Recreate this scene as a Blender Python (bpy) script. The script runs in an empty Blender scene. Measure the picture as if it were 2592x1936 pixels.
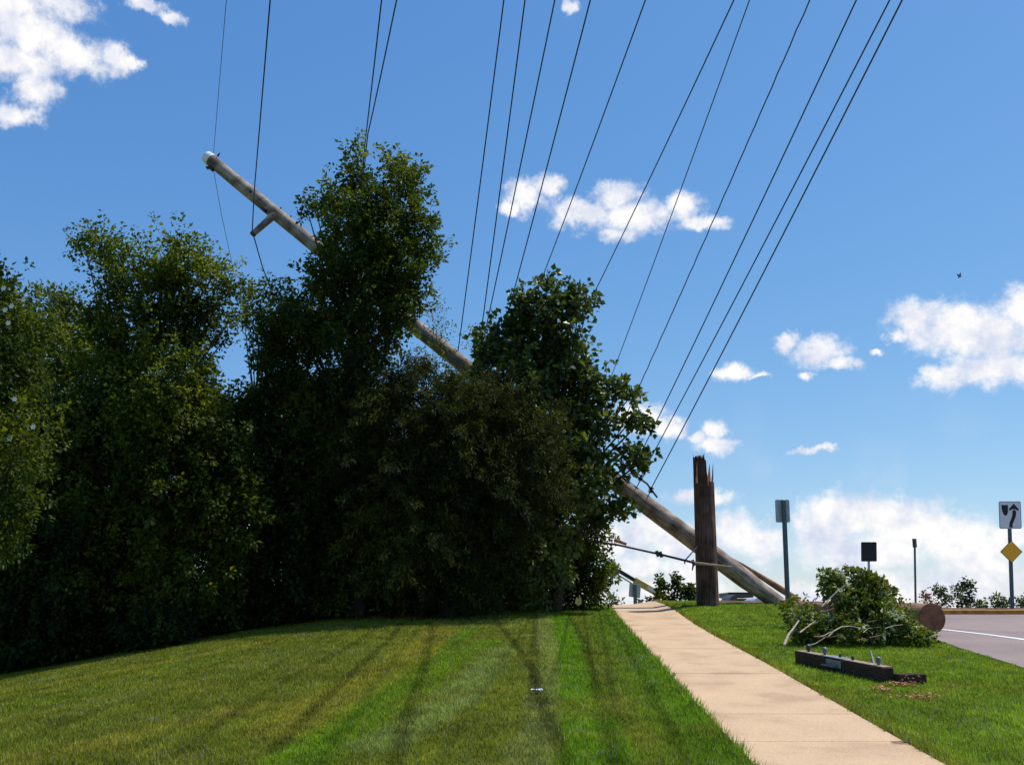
import bpy, math, random
import numpy as np
from mathutils import Vector

random.seed(7)
R = np.random.RandomState(11)
sc = bpy.context.scene
COL = sc.collection

# ------------------------------------------------------------------ camera
F, CX, CY, HY = 2338.0, 1296.0, 968.0, 1550.0      # focal length and centre in photo pixels, eye level row
PITCH = math.atan((HY - CY) / F)
EYE = 1.68
cam_d = bpy.data.cameras.new('camera')
cam_d.sensor_width = 36.0
cam_d.lens = 36.0 * F / 2592.0
cam_d.clip_start = 0.1
cam_d.clip_end = 6000
cam = bpy.data.objects.new('camera', cam_d)
cam.location = (0, 0, EYE)
cam.rotation_euler = (math.radians(90) + PITCH, 0, 0)
COL.objects.link(cam)
sc.camera = cam
cp, sp = math.cos(PITCH), math.sin(PITCH)


def ray(px, py):
    u, v = (px - CX) / F, (CY - py) / F
    return np.array([u, cp - v * sp, sp + v * cp])


def at(px, py, d):
    """the point seen at a pixel of the photograph, d metres ahead"""
    r = ray(px, py)
    return Vector(r * (d / r[1])) + Vector((0, 0, EYE))


def sz(px, d):
    return px * d / F


# ------------------------------------------------------------------ light
SUN_EL, SUN_AZ = math.radians(62), math.radians(68)    # azimuth measured to the right of the view
sd = Vector((math.sin(SUN_AZ) * math.cos(SUN_EL), math.cos(SUN_AZ) * math.cos(SUN_EL), math.sin(SUN_EL)))
sun_d = bpy.data.lights.new('sun', 'SUN')
sun_d.energy = 5.0
sun_d.angle = math.radians(0.5)
sun_d.color = (1.0, 0.95, 0.87)
sun = bpy.data.objects.new('sun', sun_d)
sun.rotation_euler = (-sd).to_track_quat('-Z', 'Y').to_euler()
sun.location = (0, 0, 60)
COL.objects.link(sun)
sc.view_settings.view_transform = 'Standard'
sc.view_settings.look = 'None'
sc.view_settings.exposure = 0.0
sc.view_settings.gamma = 1.0
SKY_STRENGTH = 0.14

# clouds: direction blobs of the sky (given as the photo pixel they are seen at)
CLOUDS = [
    (0, 0, 130, 60), (150, 10, 90, 35), (60, 75, 120, 60), (180, 135, 110, 44), (285, 150, 50, 40), (30, 150, 110, 42), (95, 225, 55, 50), (40, 285, 55, 25),
    (365, 12, 50, 20), (435, 45, 45, 18), (330, 160, 30, 14),
    (1330, 500, 55, 45), (1390, 475, 50, 38), (1560, 495, 75, 40), (1600, 550, 125, 50), (1470, 540, 90, 38), (1730, 525, 55, 38), (1780, 565, 75, 22), (1290, 530, 35, 22), (1560, 590, 60, 22),
    (2320, 810, 70, 48), (2410, 830, 100, 65), (2510, 860, 110, 78), (2590, 790, 60, 60), (2390, 950, 55, 40), (2500, 930, 100, 45), (2600, 930, 60, 45), (2270, 850, 35, 15),
    (2070, 885, 65, 38), (1985, 865, 35, 26), (2115, 920, 50, 20), (2045, 945, 22, 10),
    (1850, 938, 55, 24), (1925, 945, 35, 9), (2210, 890, 20, 8),
    (1620, 1060, 80, 42), (1690, 1085, 50, 28), (1815, 1092, 30, 30), (1808, 1130, 58, 22), (1770, 1110, 30, 16),
    (1440, 22, 22, 18), (2060, 1140, 50, 10),
    (2120, 1285, 75, 40), (2200, 1310, 110, 52), (2320, 1340, 120, 55), (2440, 1380, 95, 50), (2080, 1350, 70, 50), (2140, 1395, 90, 40), (2250, 1400, 80, 32),
    (2480, 1440, 80, 50), (2420, 1500, 110, 40), (2260, 1490, 60, 40), (2540, 1360, 50, 25), (2590, 1530, 60, 30),
    (1560, 1370, 60, 50), (1640, 1345, 60, 42), (1720, 1370, 80, 40), (1850, 1350, 80, 48), (1930, 1375, 55, 45), (1620, 1430, 70, 32), (1740, 1430, 70, 30),
    (1650, 1510, 90, 40), (1760, 1500, 70, 38), (1780, 1260, 80, 20), (2040, 1510, 60, 28), (1560, 1530, 40, 40),
]


def build_world():
    w = bpy.data.worlds.new('World')
    sc.world = w
    w.use_nodes = True
    nt = w.node_tree
    N, L = nt.nodes, nt.links
    for n in list(N):
        N.remove(n)
    out = N.new('ShaderNodeOutputWorld')
    sky = N.new('ShaderNodeTexSky')
    sky.sky_type = 'NISHITA'
    sky.sun_disc = False
    sky.sun_elevation = SUN_EL
    sky.sun_rotation = SUN_AZ
    sky.altitude = 200
    sky.air_density = 1.0
    sky.dust_density = 0.3
    sky.ozone_density = 1.6

    def m(op, a=None, b=None, c=None, clamp=False):
        n = N.new('ShaderNodeMath')
        n.operation = op
        n.use_clamp = clamp
        for i, x in enumerate((a, b, c)):
            if x is None:
                continue
            if isinstance(x, (int, float)):
                n.inputs[i].default_value = x
            else:
                L.new(x, n.inputs[i])
        return n.outputs[0]

    def vm(op, a, b=None):
        n = N.new('ShaderNodeVectorMath')
        n.operation = op
        for i, x in enumerate((a, b)):
            if x is None:
                continue
            if isinstance(x, (tuple, list)):
                n.inputs[i].default_value = x
            else:
                L.new(x, n.inputs[i])
        return n
    tc = N.new('ShaderNodeTexCoord')
    s = N.new('ShaderNodeSeparateXYZ')
    L.new(tc.outputs['Generated'], s.inputs[0])
    az = m('ARCTAN2', s.outputs[0], s.outputs[1])
    el = m('ARCSINE', s.outputs[2])
    c = N.new('ShaderNodeCombineXYZ')
    L.new(az, c.inputs[0])
    L.new(el, c.inputs[1])
    base = c.outputs[0]

    def noise(scale, detail, rough, dim='3D'):
        n = N.new('ShaderNodeTexNoise')
        n.noise_dimensions = dim
        n.inputs['Scale'].default_value = scale
        n.inputs['Detail'].default_value = detail
        n.inputs['Roughness'].default_value = rough
        L.new(base, n.inputs['Vector'])
        return n
    wn = noise(34, 5, 0.62)
    wv = vm('SUBTRACT', wn.outputs['Color'], (0.5, 0.5, 0.5))
    wv = vm('MULTIPLY', wv.outputs[0], (0.042, 0.030, 0.0))
    p = vm('ADD', base, wv.outputs[0]).outputs[0]
    acc = None
    for (px, py, rx, ry) in CLOUDS:
        d = ray(px, py)
        d = d / np.linalg.norm(d)
        a, e = math.atan2(d[0], d[1]), math.asin(d[2])
        v = vm('SUBTRACT', p, (a, e, 0))
        k_ = 0.93 if py > 1240 else 0.97
        v = vm('MULTIPLY', v.outputs[0], (F / rx * k_, F / ry * k_, 0))
        ln = vm('LENGTH', v.outputs[0]).outputs['Value']
        b = m('SUBTRACT', 1.26 if py > 1240 else 1.15, ln)
        acc = b if acc is None else m('SMOOTH_MAX', acc, b, 0.18)
    n1 = noise(48, 9, 0.66)
    det = m('MULTIPLY', m('SUBTRACT', n1.outputs['Fac'], 0.5), 1.7)
    dens = m('ADD', acc, det)
    mr = N.new('ShaderNodeMapRange')
    mr.interpolation_type = 'SMOOTHSTEP'
    mr.inputs['From Min'].default_value = -0.10
    mr.inputs['From Max'].default_value = 0.86
    L.new(dens, mr.inputs['Value'])
    dfac = mr.outputs[0]
    # faint veil low over the horizon
    n3 = noise(9, 6, 0.6)
    low = N.new('ShaderNodeMapRange')
    low.inputs['From Min'].default_value = 0.24
    low.inputs['From Max'].default_value = 0.0
    L.new(el, low.inputs['Value'])
    veil = m('MULTIPLY', m('MULTIPLY', m('SUBTRACT', n3.outputs['Fac'], 0.50, clamp=True), 1.3), low.outputs[0], clamp=True)
    fac = m('MAXIMUM', dfac, veil, clamp=True)
    # thick parts of a cloud are greyer underneath
    n2 = noise(22, 7, 0.6)
    shade = N.new('ShaderNodeMapRange')
    shade.inputs['From Min'].default_value = 0.36
    shade.inputs['From Max'].default_value = 0.57
    L.new(n2.outputs['Fac'], shade.inputs['Value'])
    cr = N.new('ShaderNodeMix')
    cr.data_type = 'RGBA'
    cr.inputs['A'].default_value = (0.66, 0.72, 0.88, 1)
    cr.inputs['B'].default_value = (1.03, 1.01, 1.0, 1)
    L.new(shade.outputs[0], cr.inputs['Factor'])
    # sky itself
    hs = N.new('ShaderNodeHueSaturation')
    hs.inputs['Saturation'].default_value = 1.2
    hs.inputs['Value'].default_value = SKY_STRENGTH
    L.new(sky.outputs[0], hs.inputs['Color'])
    # the camera's response to this sky: the horizon glow is compressed channel by channel
    sc_ = N.new('ShaderNodeSeparateColor')
    L.new(hs.outputs[0], sc_.inputs[0])
    cc_ = N.new('ShaderNodeCombineColor')
    for q, (g, k) in enumerate(((0.86, 0.71), (0.70, 0.76), (0.48, 0.88))):
        L.new(m('MULTIPLY', m('POWER', sc_.outputs[q], g), k), cc_.inputs[q])
    mx = N.new('ShaderNodeMix')
    mx.data_type = 'RGBA'
    L.new(fac, mx.inputs['Factor'])
    L.new(cc_.outputs[0], mx.inputs['A'])
    L.new(cr.outputs['Result'], mx.inputs['B'])
    bg = N.new('ShaderNodeBackground')
    bg.inputs['Strength'].default_value = 1.0
    L.new(mx.outputs['Result'], bg.inputs['Color'])
    L.new(bg.outputs[0], out.inputs['Surface'])


build_world()

# ------------------------------------------------------------------ helpers


def tag(o, label=None, cat=None, group=None, kind=None):
    if label:
        o['label'] = label
    if cat:
        o['category'] = cat
    if group:
        o['group'] = group
    if kind:
        o['kind'] = kind
    return o


def empty(name, loc, label, cat, group=None):
    o = bpy.data.objects.new(name, None)
    o.empty_display_size = 0.3
    o.location = loc
    COL.objects.link(o)
    return tag(o, label, cat, group)


def raw_mesh(name, verts, faces_flat, loop_counts, mat, parent=None, attr=None, uv=None, smooth=False, colors=None):
    """verts: n x 3 world coordinates"""
    verts = np.asarray(verts, dtype=np.float32)
    if parent is not None:
        verts = verts - np.array(parent_world(parent), dtype=np.float32)
        origin = (0, 0, 0)
    else:
        base = np.array([verts[:, 0].mean(), verts[:, 1].mean(), verts[:, 2].min()], dtype=np.float32)
        verts = verts - base
        origin = tuple(float(v) for v in base)
    me = bpy.data.meshes.new(name)
    faces_flat = np.asarray(faces_flat, dtype=np.int32)
    loop_counts = np.asarray(loop_counts, dtype=np.int32)
    me.vertices.add(len(verts))
    me.vertices.foreach_set('co', verts.ravel())
    me.loops.add(len(faces_flat))
    me.loops.foreach_set('vertex_index', faces_flat)
    me.polygons.add(len(loop_counts))
    starts = np.concatenate(([0], np.cumsum(loop_counts)[:-1])).astype(np.int32)
    me.polygons.foreach_set('loop_start', starts)
    me.polygons.foreach_set('use_smooth', np.full(len(loop_counts), bool(smooth)))
    if uv is not None:
        l = me.uv_layers.new(name='UVMap')
        l.data.foreach_set('uv', np.asarray(uv, dtype=np.float32)[faces_flat].ravel())
    if attr is not None:
        a = me.attributes.new('tint', 'FLOAT', 'POINT')
        a.data.foreach_set('value', np.asarray(attr, dtype=np.float32))
    if colors is not None:
        a = me.attributes.new('patch', 'FLOAT_COLOR', 'POINT')
        cc = np.ones((len(verts), 4), dtype=np.float32)
        cc[:, :3] = colors
        a.data.foreach_set('color', cc.ravel())
    me.materials.append(mat)
    me.update(calc_edges=True)
    me.validate()
    o = bpy.data.objects.new(name, me)
    o.location = origin
    COL.objects.link(o)
    if parent is not None:
        o.parent = parent
    return o


def parent_world(p):
    v = Vector(p.location)
    while p.parent is not None:
        p = p.parent
        v = v + Vector(p.location)
    return v


class MB:
    """collects solid shapes in world coordinates, built as one mesh"""

    def __init__(self):
        self.v, self.f, self.uv = [], [], []

    def add(self, vs, fs, uvs=None):
        n = len(self.v)
        self.v += [tuple(x) for x in vs]
        self.uv += list(uvs) if uvs is not None else [(v[0], v[2]) for v in vs]
        self.f += [tuple(i + n for i in f) for f in fs]
        return self

    def tube(self, pts, rads, seg=16, caps=True, twist=0.0):
        pts = [Vector(p) for p in pts]
        if isinstance(rads, (int, float)):
            rads = [rads] * len(pts)
        vs, uvs, fs = [], [], []
        t0 = (pts[1] - pts[0]).normalized()
        ref = Vector((0, 0, 1)) if abs(t0.z) < 0.9 else Vector((0, 1, 0))
        a = t0.cross(ref).normalized()
        dist = 0.0
        for i, p in enumerate(pts):
            if i == 0:
                t = t0
            elif i == len(pts) - 1:
                t = (pts[i] - pts[i - 1]).normalized()
            else:
                t = (pts[i + 1] - pts[i - 1]).normalized()
            if i:
                dist += (pts[i] - pts[i - 1]).length
            a = (a - t * a.dot(t)).normalized()
            b = t.cross(a)
            for k in range(seg):
                th = 2 * math.pi * k / seg + twist * dist
                vs.append(p + (a * math.cos(th) + b * math.sin(th)) * rads[i])
                uvs.append((k / seg * 2 * math.pi * max(rads), dist))
        for i in range(len(pts) - 1):
            for k in range(seg):
                k2 = (k + 1) % seg
                fs.append((i * seg + k, i * seg + k2, (i + 1) * seg + k2, (i + 1) * seg + k))
        if caps:
            fs.append(tuple(range(seg))[::-1])
            fs.append(tuple((len(pts) - 1) * seg + k for k in range(seg)))
        return self.add(vs, fs, uvs)

    def box(self, c, ax, ay, az, bevel=0.0):
        """box at centre c with half-extent vectors ax, ay, az"""
        c, ax, ay, az = Vector(c), Vector(ax), Vector(ay), Vector(az)
        if bevel <= 0:
            vs = [c + ax * i + ay * j + az * k for k in (-1, 1) for j in (-1, 1) for i in (-1, 1)]
            fs = [(0, 2, 3, 1), (4, 5, 7, 6), (0, 1, 5, 4), (2, 6, 7, 3), (0, 4, 6, 2), (1, 3, 7, 5)]
            return self.add(vs, fs)
        lx, ly, lz = ax.length, ay.length, az.length
        vs, idx = [], {}
        for i in (-1, 1):
            for j in (-1, 1):
                for k in (-1, 1):
                    for q in range(3):
                        bx = 1 - (bevel / lx if q != 0 else 0)
                        by = 1 - (bevel / ly if q != 1 else 0)
                        bz = 1 - (bevel / lz if q != 2 else 0)
                        idx[(i, j, k, q)] = len(vs)
                        vs.append(c + ax * i * bx + ay * j * by + az * k * bz)
        fs = []
        for q in range(3):
            for s in (-1, 1):
                o = [(-1, -1), (1, -1), (1, 1), (-1, 1)]
                f = []
                for (a1, b1) in o:
                    key = [0, 0, 0]
                    key[q] = s
                    key[(q + 1) % 3] = a1
                    key[(q + 2) % 3] = b1
                    f.append(idx[(key[0], key[1], key[2], q)])
                fs.append(tuple(f if s > 0 else f[::-1]))
        for q in range(3):
            r1, r2 = (q + 1) % 3, (q + 2) % 3
            for a1 in (-1, 1):
                for b1 in (-1, 1):
                    def kk(s, qq):
                        key = [0, 0, 0]
                        key[q] = s
                        key[r1] = a1
                        key[r2] = b1
                        return idx[(key[0], key[1], key[2], qq)]
                    f = (kk(-1, r1), kk(1, r1), kk(1, r2), kk(-1, r2))
                    fs.append(f if a1 * b1 > 0 else f[::-1])
        for i in (-1, 1):
            for j in (-1, 1):
                for k in (-1, 1):
                    f = (idx[(i, j, k, 0)], idx[(i, j, k, 1)], idx[(i, j, k, 2)])
                    fs.append(f if i * j * k > 0 else f[::-1])
        return self.add(vs, fs)

    def prism(self, poly, o, ex, ey, thick):
        """polygon in the plane (o, ex, ey), pushed along -normal by thick"""
        o, ex, ey = Vector(o), Vector(ex), Vector(ey)
        n = ex.cross(ey).normalized()
        a = [o + ex * x + ey * y for x, y in poly]
        b = [p - n * thick for p in a]
        k = len(poly)
        fs = [tuple(range(k)), tuple(range(2 * k - 1, k - 1, -1))]
        for i in range(k):
            j = (i + 1) % k
            fs.append((j, i, k + i, k + j))
        return self.add(a + b, fs)

    def cone(self, p, q, r0, r1, seg=10):
        return self.tube([p, q], [r0, r1], seg)

    def build(self, name, mat, parent=None, smooth=False, sharp=35):
        flat = [i for f in self.f for i in f]
        o = raw_mesh(name, np.array([tuple(v) for v in self.v]), flat, [len(f) for f in self.f], mat, parent, uv=self.uv)
        if smooth:
            o.data.polygons.foreach_set('use_smooth', [True] * len(self.f))
            try:
                o.data.set_sharp_from_angle(angle=math.radians(sharp))
            except Exception:
                pass
        return o


# ------------------------------------------------------------------ materials
def new_mat(name):
    m = bpy.data.materials.new(name)
    m.use_nodes = True
    nt = m.node_tree
    return m, nt, nt.nodes, nt.links, nt.nodes['Principled BSDF']


def ramp(N, stops):
    r = N.new('ShaderNodeValToRGB')
    e = r.color_ramp.elements
    while len(e) < len(stops):
        e.new(0.5)
    for k, (p, c) in enumerate(stops):
        e[k].position = p
        e[k].color = (*c, 1)
    return r


def simple_mat(name, c1, c2, scale=8.0, rough=0.7, metal=0.0, stretch=(1, 1, 1), bump=0.2, detail=6, coord='Object', rng=(0.3, 0.7), spec=0.4):
    m, nt, N, L, P = new_mat(name)
    tc = N.new('ShaderNodeTexCoord')
    mp = N.new('ShaderNodeMapping')
    mp.inputs['Scale'].default_value = stretch
    L.new(tc.outputs[coord], mp.inputs['Vector'])
    n = N.new('ShaderNodeTexNoise')
    n.inputs['Scale'].default_value = scale
    n.inputs['Detail'].default_value = detail
    n.inputs['Roughness'].default_value = 0.65
    L.new(mp.outputs[0], n.inputs['Vector'])
    r = ramp(N, [(rng[0], c1), (rng[1], c2)])
    L.new(n.outputs['Fac'], r.inputs[0])
    L.new(r.outputs[0], P.inputs['Base Color'])
    P.inputs['Roughness'].default_value = rough
    P.inputs['Metallic'].default_value = metal
    P.inputs['Specular IOR Level'].default_value = spec
    if bump:
        b = N.new('ShaderNodeBump')
        b.inputs['Strength'].default_value = bump
        b.inputs['Distance'].default_value = 0.01
        L.new(n.outputs['Fac'], b.inputs['Height'])
        L.new(b.outputs[0], P.inputs['Normal'])
    return m


def wood_mat(name, dark, mid, light, rough=0.85, bump=0.28):
    """weathered wood: fibres, checks and blotches along the trunk (UV.y runs along it)"""
    m, nt, N, L, P = new_mat(name)
    tc = N.new('ShaderNodeTexCoord')
    mp = N.new('ShaderNodeMapping')
    mp.inputs['Scale'].default_value = (26, 0.9, 1)
    L.new(tc.outputs['UV'], mp.inputs['Vector'])
    n = N.new('ShaderNodeTexNoise')
    n.inputs['Scale'].default_value = 1.4
    n.inputs['Detail'].default_value = 9
    n.inputs['Roughness'].default_value = 0.7
    L.new(mp.outputs[0], n.inputs['Vector'])
    n2 = N.new('ShaderNodeTexNoise')
    n2.inputs['Scale'].default_value = 2.6
    n2.inputs['Detail'].default_value = 5
    L.new(tc.outputs['Object'], n2.inputs['Vector'])
    mix = N.new('ShaderNodeMath')
    mix.operation = 'MULTIPLY_ADD'
    mix.inputs[1].default_value = 0.62
    L.new(n.outputs['Fac'], mix.inputs[0])
    h = N.new('ShaderNodeMath')
    h.operation = 'MULTIPLY'
    h.inputs[1].default_value = 0.38
    L.new(n2.outputs['Fac'], h.inputs[0])
    L.new(h.outputs[0], mix.inputs[2])
    r = ramp(N, [(0.36, dark), (0.47, mid), (0.58, light)])
    L.new(mix.outputs[0], r.inputs[0])
    L.new(r.outputs[0], P.inputs['Base Color'])
    P.inputs['Roughness'].default_value = rough
    P.inputs['Specular IOR Level'].default_value = 0.25
    b = N.new('ShaderNodeBump')
    b.inputs['Strength'].default_value = bump
    b.inputs['Distance'].default_value = 0.02
    L.new(n.outputs['Fac'], b.inputs['Height'])
    L.new(b.outputs[0], P.inputs['Normal'])
    return m


def leaf_mat(name, stops, trans=0.35, rough=0.42, spec=0.45):
    m, nt, N, L, P = new_mat(name)
    a = N.new('ShaderNodeAttribute')
    a.attribute_name = 'tint'
    r = ramp(N, stops)
    L.new(a.outputs['Fac'], r.inputs[0])
    L.new(r.outputs[0], P.inputs['Base Color'])
    P.inputs['Roughness'].default_value = rough
    P.inputs['Specular IOR Level'].default_value = spec
    t = N.new('ShaderNodeBsdfTranslucent')
    hs = N.new('ShaderNodeHueSaturation')
    hs.inputs['Hue'].default_value = 0.485
    hs.inputs['Saturation'].default_value = 1.15
    hs.inputs['Value'].default_value = 1.75
    L.new(r.outputs[0], hs.inputs['Color'])
    L.new(hs.outputs[0], t.inputs['Color'])
    mx = N.new('ShaderNodeMixShader')
    mx.inputs[0].default_value = trans
    L.new(P.outputs[0], mx.inputs[1])
    L.new(t.outputs[0], mx.inputs[2])
    L.new(mx.outputs[0], N['Material Output'].inputs['Surface'])
    return m


M = {}
M['leaf_a'] = leaf_mat('broad_leaf', [(0.0, (0.020, 0.038, 0.007)), (0.5, (0.050, 0.076, 0.012)), (1.0, (0.15, 0.18, 0.026))], trans=0.42, rough=0.55, spec=0.22)
M['leaf_b'] = leaf_mat('bright_leaf', [(0.0, (0.024, 0.044, 0.007)), (0.5, (0.062, 0.092, 0.014)), (1.0, (0.17, 0.20, 0.030))], trans=0.45, rough=0.55, spec=0.22)
M['leaf_c'] = leaf_mat('heart_leaf', [(0.0, (0.022, 0.040, 0.010)), (0.5, (0.052, 0.082, 0.018)), (1.0, (0.120, 0.155, 0.038))], trans=0.35, rough=0.42, spec=0.35)
M['cedar'] = leaf_mat('cedar_spray', [(0.0, (0.014, 0.023, 0.005)), (0.5, (0.036, 0.050, 0.009)), (1.0, (0.17, 0.175, 0.020))], trans=0.25, rough=0.7, spec=0.2)
M['leaf_cut'] = leaf_mat('cut_leaf', [(0.0, (0.038, 0.062, 0.009)), (0.5, (0.110, 0.145, 0.022)), (0.85, (0.16, 0.20, 0.06)), (1.0, (0.42, 0.46, 0.30))], trans=0.35, rough=0.65, spec=0.15)
M['leaf_dry'] = leaf_mat('dry_leaf', [(0.0, (0.14, 0.055, 0.018)), (0.5, (0.34, 0.15, 0.05)), (1.0, (0.52, 0.32, 0.16))], trans=0.1, rough=0.8)
M['bark'] = simple_mat('bark', (0.018, 0.013, 0.009), (0.055, 0.042, 0.030), scale=10, rough=0.95, stretch=(1, 1, 0.2), bump=0.6)
M['pale_bark'] = simple_mat('pale_bark', (0.28, 0.21, 0.15), (0.62, 0.54, 0.44), scale=6, rough=0.8, bump=0.3)
M['red_bark'] = simple_mat('red_bark', (0.16, 0.06, 0.04), (0.36, 0.17, 0.12), scale=9, rough=0.8, bump=0.3)
M['pole_wood'] = wood_mat('grey_pole_wood', (0.055, 0.036, 0.028), (0.175, 0.125, 0.100), (0.44, 0.36, 0.30))
M['stub_wood'] = wood_mat('dark_stub_wood', (0.016, 0.008, 0.006), (0.055, 0.029, 0.021), (0.14, 0.085, 0.062))
M['log_wood'] = wood_mat('brown_log_wood', (0.085, 0.034, 0.018), (0.21, 0.100, 0.055), (0.40, 0.23, 0.135))
M['red_wood'] = simple_mat('torn_red_wood', (0.34, 0.085, 0.038), (0.78, 0.36, 0.20), scale=22, rough=0.8, stretch=(3, 3, 0.25), bump=0.6)
M['log_end'] = simple_mat('sawn_end_wood', (0.090, 0.038, 0.020), (0.27, 0.125, 0.065), scale=5, rough=0.85, bump=0.4)
M['timber_dark'] = simple_mat('weathered_dark_timber', (0.026, 0.016, 0.011), (0.095, 0.066, 0.050), scale=3, rough=0.95, stretch=(5, 5, 14), bump=0.5, spec=0.08)
M['timber_top'] = simple_mat('pale_timber', (0.20, 0.13, 0.10), (0.46, 0.34, 0.27), scale=12, rough=0.95, bump=0.4, spec=0.1)
M['steel'] = simple_mat('dull_steel', (0.16, 0.17, 0.18), (0.30, 0.31, 0.33), scale=12, rough=0.55, metal=0.5, bump=0.08)
M['dark_steel'] = simple_mat('dark_steel', (0.014, 0.015, 0.018), (0.045, 0.045, 0.05), scale=14, rough=0.6, metal=0.2, bump=0.1)
M['cable'] = simple_mat('cable_black', (0.012, 0.013, 0.016), (0.035, 0.035, 0.04), scale=30, rough=0.55, bump=0)
M['ceramic'] = simple_mat('insulator_glaze', (0.035, 0.018, 0.03), (0.07, 0.05, 0.06), scale=12, rough=0.25, bump=0)
M['glass_ins'] = simple_mat('grey_glass_insulator', (0.07, 0.08, 0.06), (0.20, 0.21, 0.18), scale=20, rough=0.25, bump=0)
M['white_cap'] = simple_mat('white_cap', (0.66, 0.66, 0.64), (0.86, 0.86, 0.84), scale=14, rough=0.5, bump=0.1)
M['sign_back'] = simple_mat('sign_aluminium', (0.30, 0.32, 0.35), (0.42, 0.44, 0.47), scale=9, rough=0.5, metal=0.3, bump=0.05)
M['sign_post'] = simple_mat('green_sign_post', (0.05, 0.085, 0.09), (0.10, 0.15, 0.155), scale=14, rough=0.6, metal=0.3, bump=0.05)
M['sign_white'] = simple_mat('sign_white', (0.60, 0.61, 0.62), (0.74, 0.75, 0.76), scale=7, rough=0.45, bump=0)
M['sign_black'] = simple_mat('sign_black', (0.006, 0.006, 0.008), (0.014, 0.014, 0.017), scale=9, rough=0.6, bump=0)
M['sign_dark'] = simple_mat('sign_dark_back', (0.012, 0.013, 0.014), (0.024, 0.025, 0.028), scale=9, rough=0.7, bump=0)
M['sign_yellow'] = simple_mat('sign_yellow', (0.80, 0.36, 0.010), (0.95, 0.46, 0.015), scale=9, rough=0.5, bump=0)
M['orange'] = simple_mat('cone_orange', (0.75, 0.07, 0.02), (0.90, 0.13, 0.04), scale=8, rough=0.5, bump=0)
M['reflective'] = simple_mat('cone_collar', (0.62, 0.60, 0.60), (0.80, 0.78, 0.78), scale=10, rough=0.45, bump=0)
M['boom_yellow'] = simple_mat('boom_yellow', (0.50, 0.27, 0.05), (0.74, 0.45, 0.10), scale=5, rough=0.55, bump=0.05)
M['truck_dark'] = simple_mat('truck_dark_paint', (0.05, 0.04, 0.045), (0.11, 0.085, 0.09), scale=5, rough=0.5, bump=0.03)
M['car_silver'] = simple_mat('silver_paint', (0.42, 0.45, 0.52), (0.62, 0.65, 0.72), scale=4, rough=0.3, metal=0.4, bump=0)
M['window'] = simple_mat('dark_window', (0.02, 0.025, 0.03), (0.05, 0.06, 0.07), scale=3, rough=0.1, bump=0)
M['rubber'] = simple_mat('rubber', (0.012, 0.012, 0.012), (0.03, 0.03, 0.03), scale=12, rough=0.9, bump=0.1)
M['kerb_yellow'] = simple_mat('kerb_paint', (0.26, 0.11, 0.025), (0.52, 0.26, 0.05), scale=5, rough=0.8, bump=0.2, detail=8)
M['concrete'] = simple_mat('kerb_concrete', (0.30, 0.26, 0.22), (0.42, 0.38, 0.33), scale=5, rough=0.9, bump=0.2)
M['paper'] = simple_mat('white_litter', (0.75, 0.78, 0.78), (0.88, 0.9, 0.9), scale=12, rough=0.6, bump=0.1)
M['flag_yellow'] = simple_mat('marker_yellow', (0.70, 0.42, 0.05), (0.92, 0.72, 0.28), scale=14, rough=0.5, bump=0.1)
M['bird'] = simple_mat('bird_dark', (0.012, 0.014, 0.022), (0.03, 0.035, 0.05), scale=20, rough=0.8, bump=0)
M['paint_white'] = simple_mat('road_paint', (0.62, 0.62, 0.62), (0.80, 0.80, 0.79), scale=14, rough=0.7, bump=0.1, rng=(0.28, 0.5))
M['soil'] = simple_mat('bare_soil', (0.06, 0.03, 0.02), (0.17, 0.09, 0.055), scale=4, rough=0.95, bump=0.8)
M['flower'] = simple_mat('white_petals', (0.72, 0.74, 0.68), (0.86, 0.86, 0.82), scale=12, rough=0.6, bump=0)
M['dry_stem'] = simple_mat('dry_stem', (0.06, 0.05, 0.045), (0.16, 0.12, 0.10), scale=12, rough=0.9, bump=0)


def path_mat():
    m, nt, N, L, P = new_mat('tan_sidewalk_concrete')
    tc = N.new('ShaderNodeTexCoord')
    n = N.new('ShaderNodeTexNoise')
    n.inputs['Scale'].default_value = 70
    n.inputs['Detail'].default_value = 6
    n.inputs['Roughness'].default_value = 0.75
    L.new(tc.outputs['Object'], n.inputs['Vector'])
    n2 = N.new('ShaderNodeTexNoise')
    n2.inputs['Scale'].default_value = 1.6
    n2.inputs['Detail'].default_value = 6
    L.new(tc.outputs['Object'], n2.inputs['Vector'])
    r = ramp(N, [(0.30, (0.39, 0.245, 0.135)), (0.52, (0.55, 0.385, 0.240)), (0.72, (0.68, 0.515, 0.340))])
    L.new(n.outputs['Fac'], r.inputs[0])
    r2 = ramp(N, [(0.32, (0.80, 0.78, 0.76)), (0.5, (0.98, 0.98, 0.98)), (0.7, (1.07, 1.06, 1.05))])
    L.new(n2.outputs['Fac'], r2.inputs[0])
    mu = N.new('ShaderNodeMix')
    mu.data_type = 'RGBA'
    mu.blend_type = 'MULTIPLY'
    mu.inputs['Factor'].default_value = 1.0
    L.new(r.outputs[0], mu.inputs['A'])
    L.new(r2.outputs[0], mu.inputs['B'])
    L.new(mu.outputs['Result'], P.inputs['Base Color'])
    P.inputs['Roughness'].default_value = 0.9
    P.inputs['Specular IOR Level'].default_value = 0.2
    b = N.new('ShaderNodeBump')
    b.inputs['Strength'].default_value = 0.5
    b.inputs['Distance'].default_value = 0.006
    L.new(n.outputs['Fac'], b.inputs['Height'])
    L.new(b.outputs[0], P.inputs['Normal'])
    return m


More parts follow.
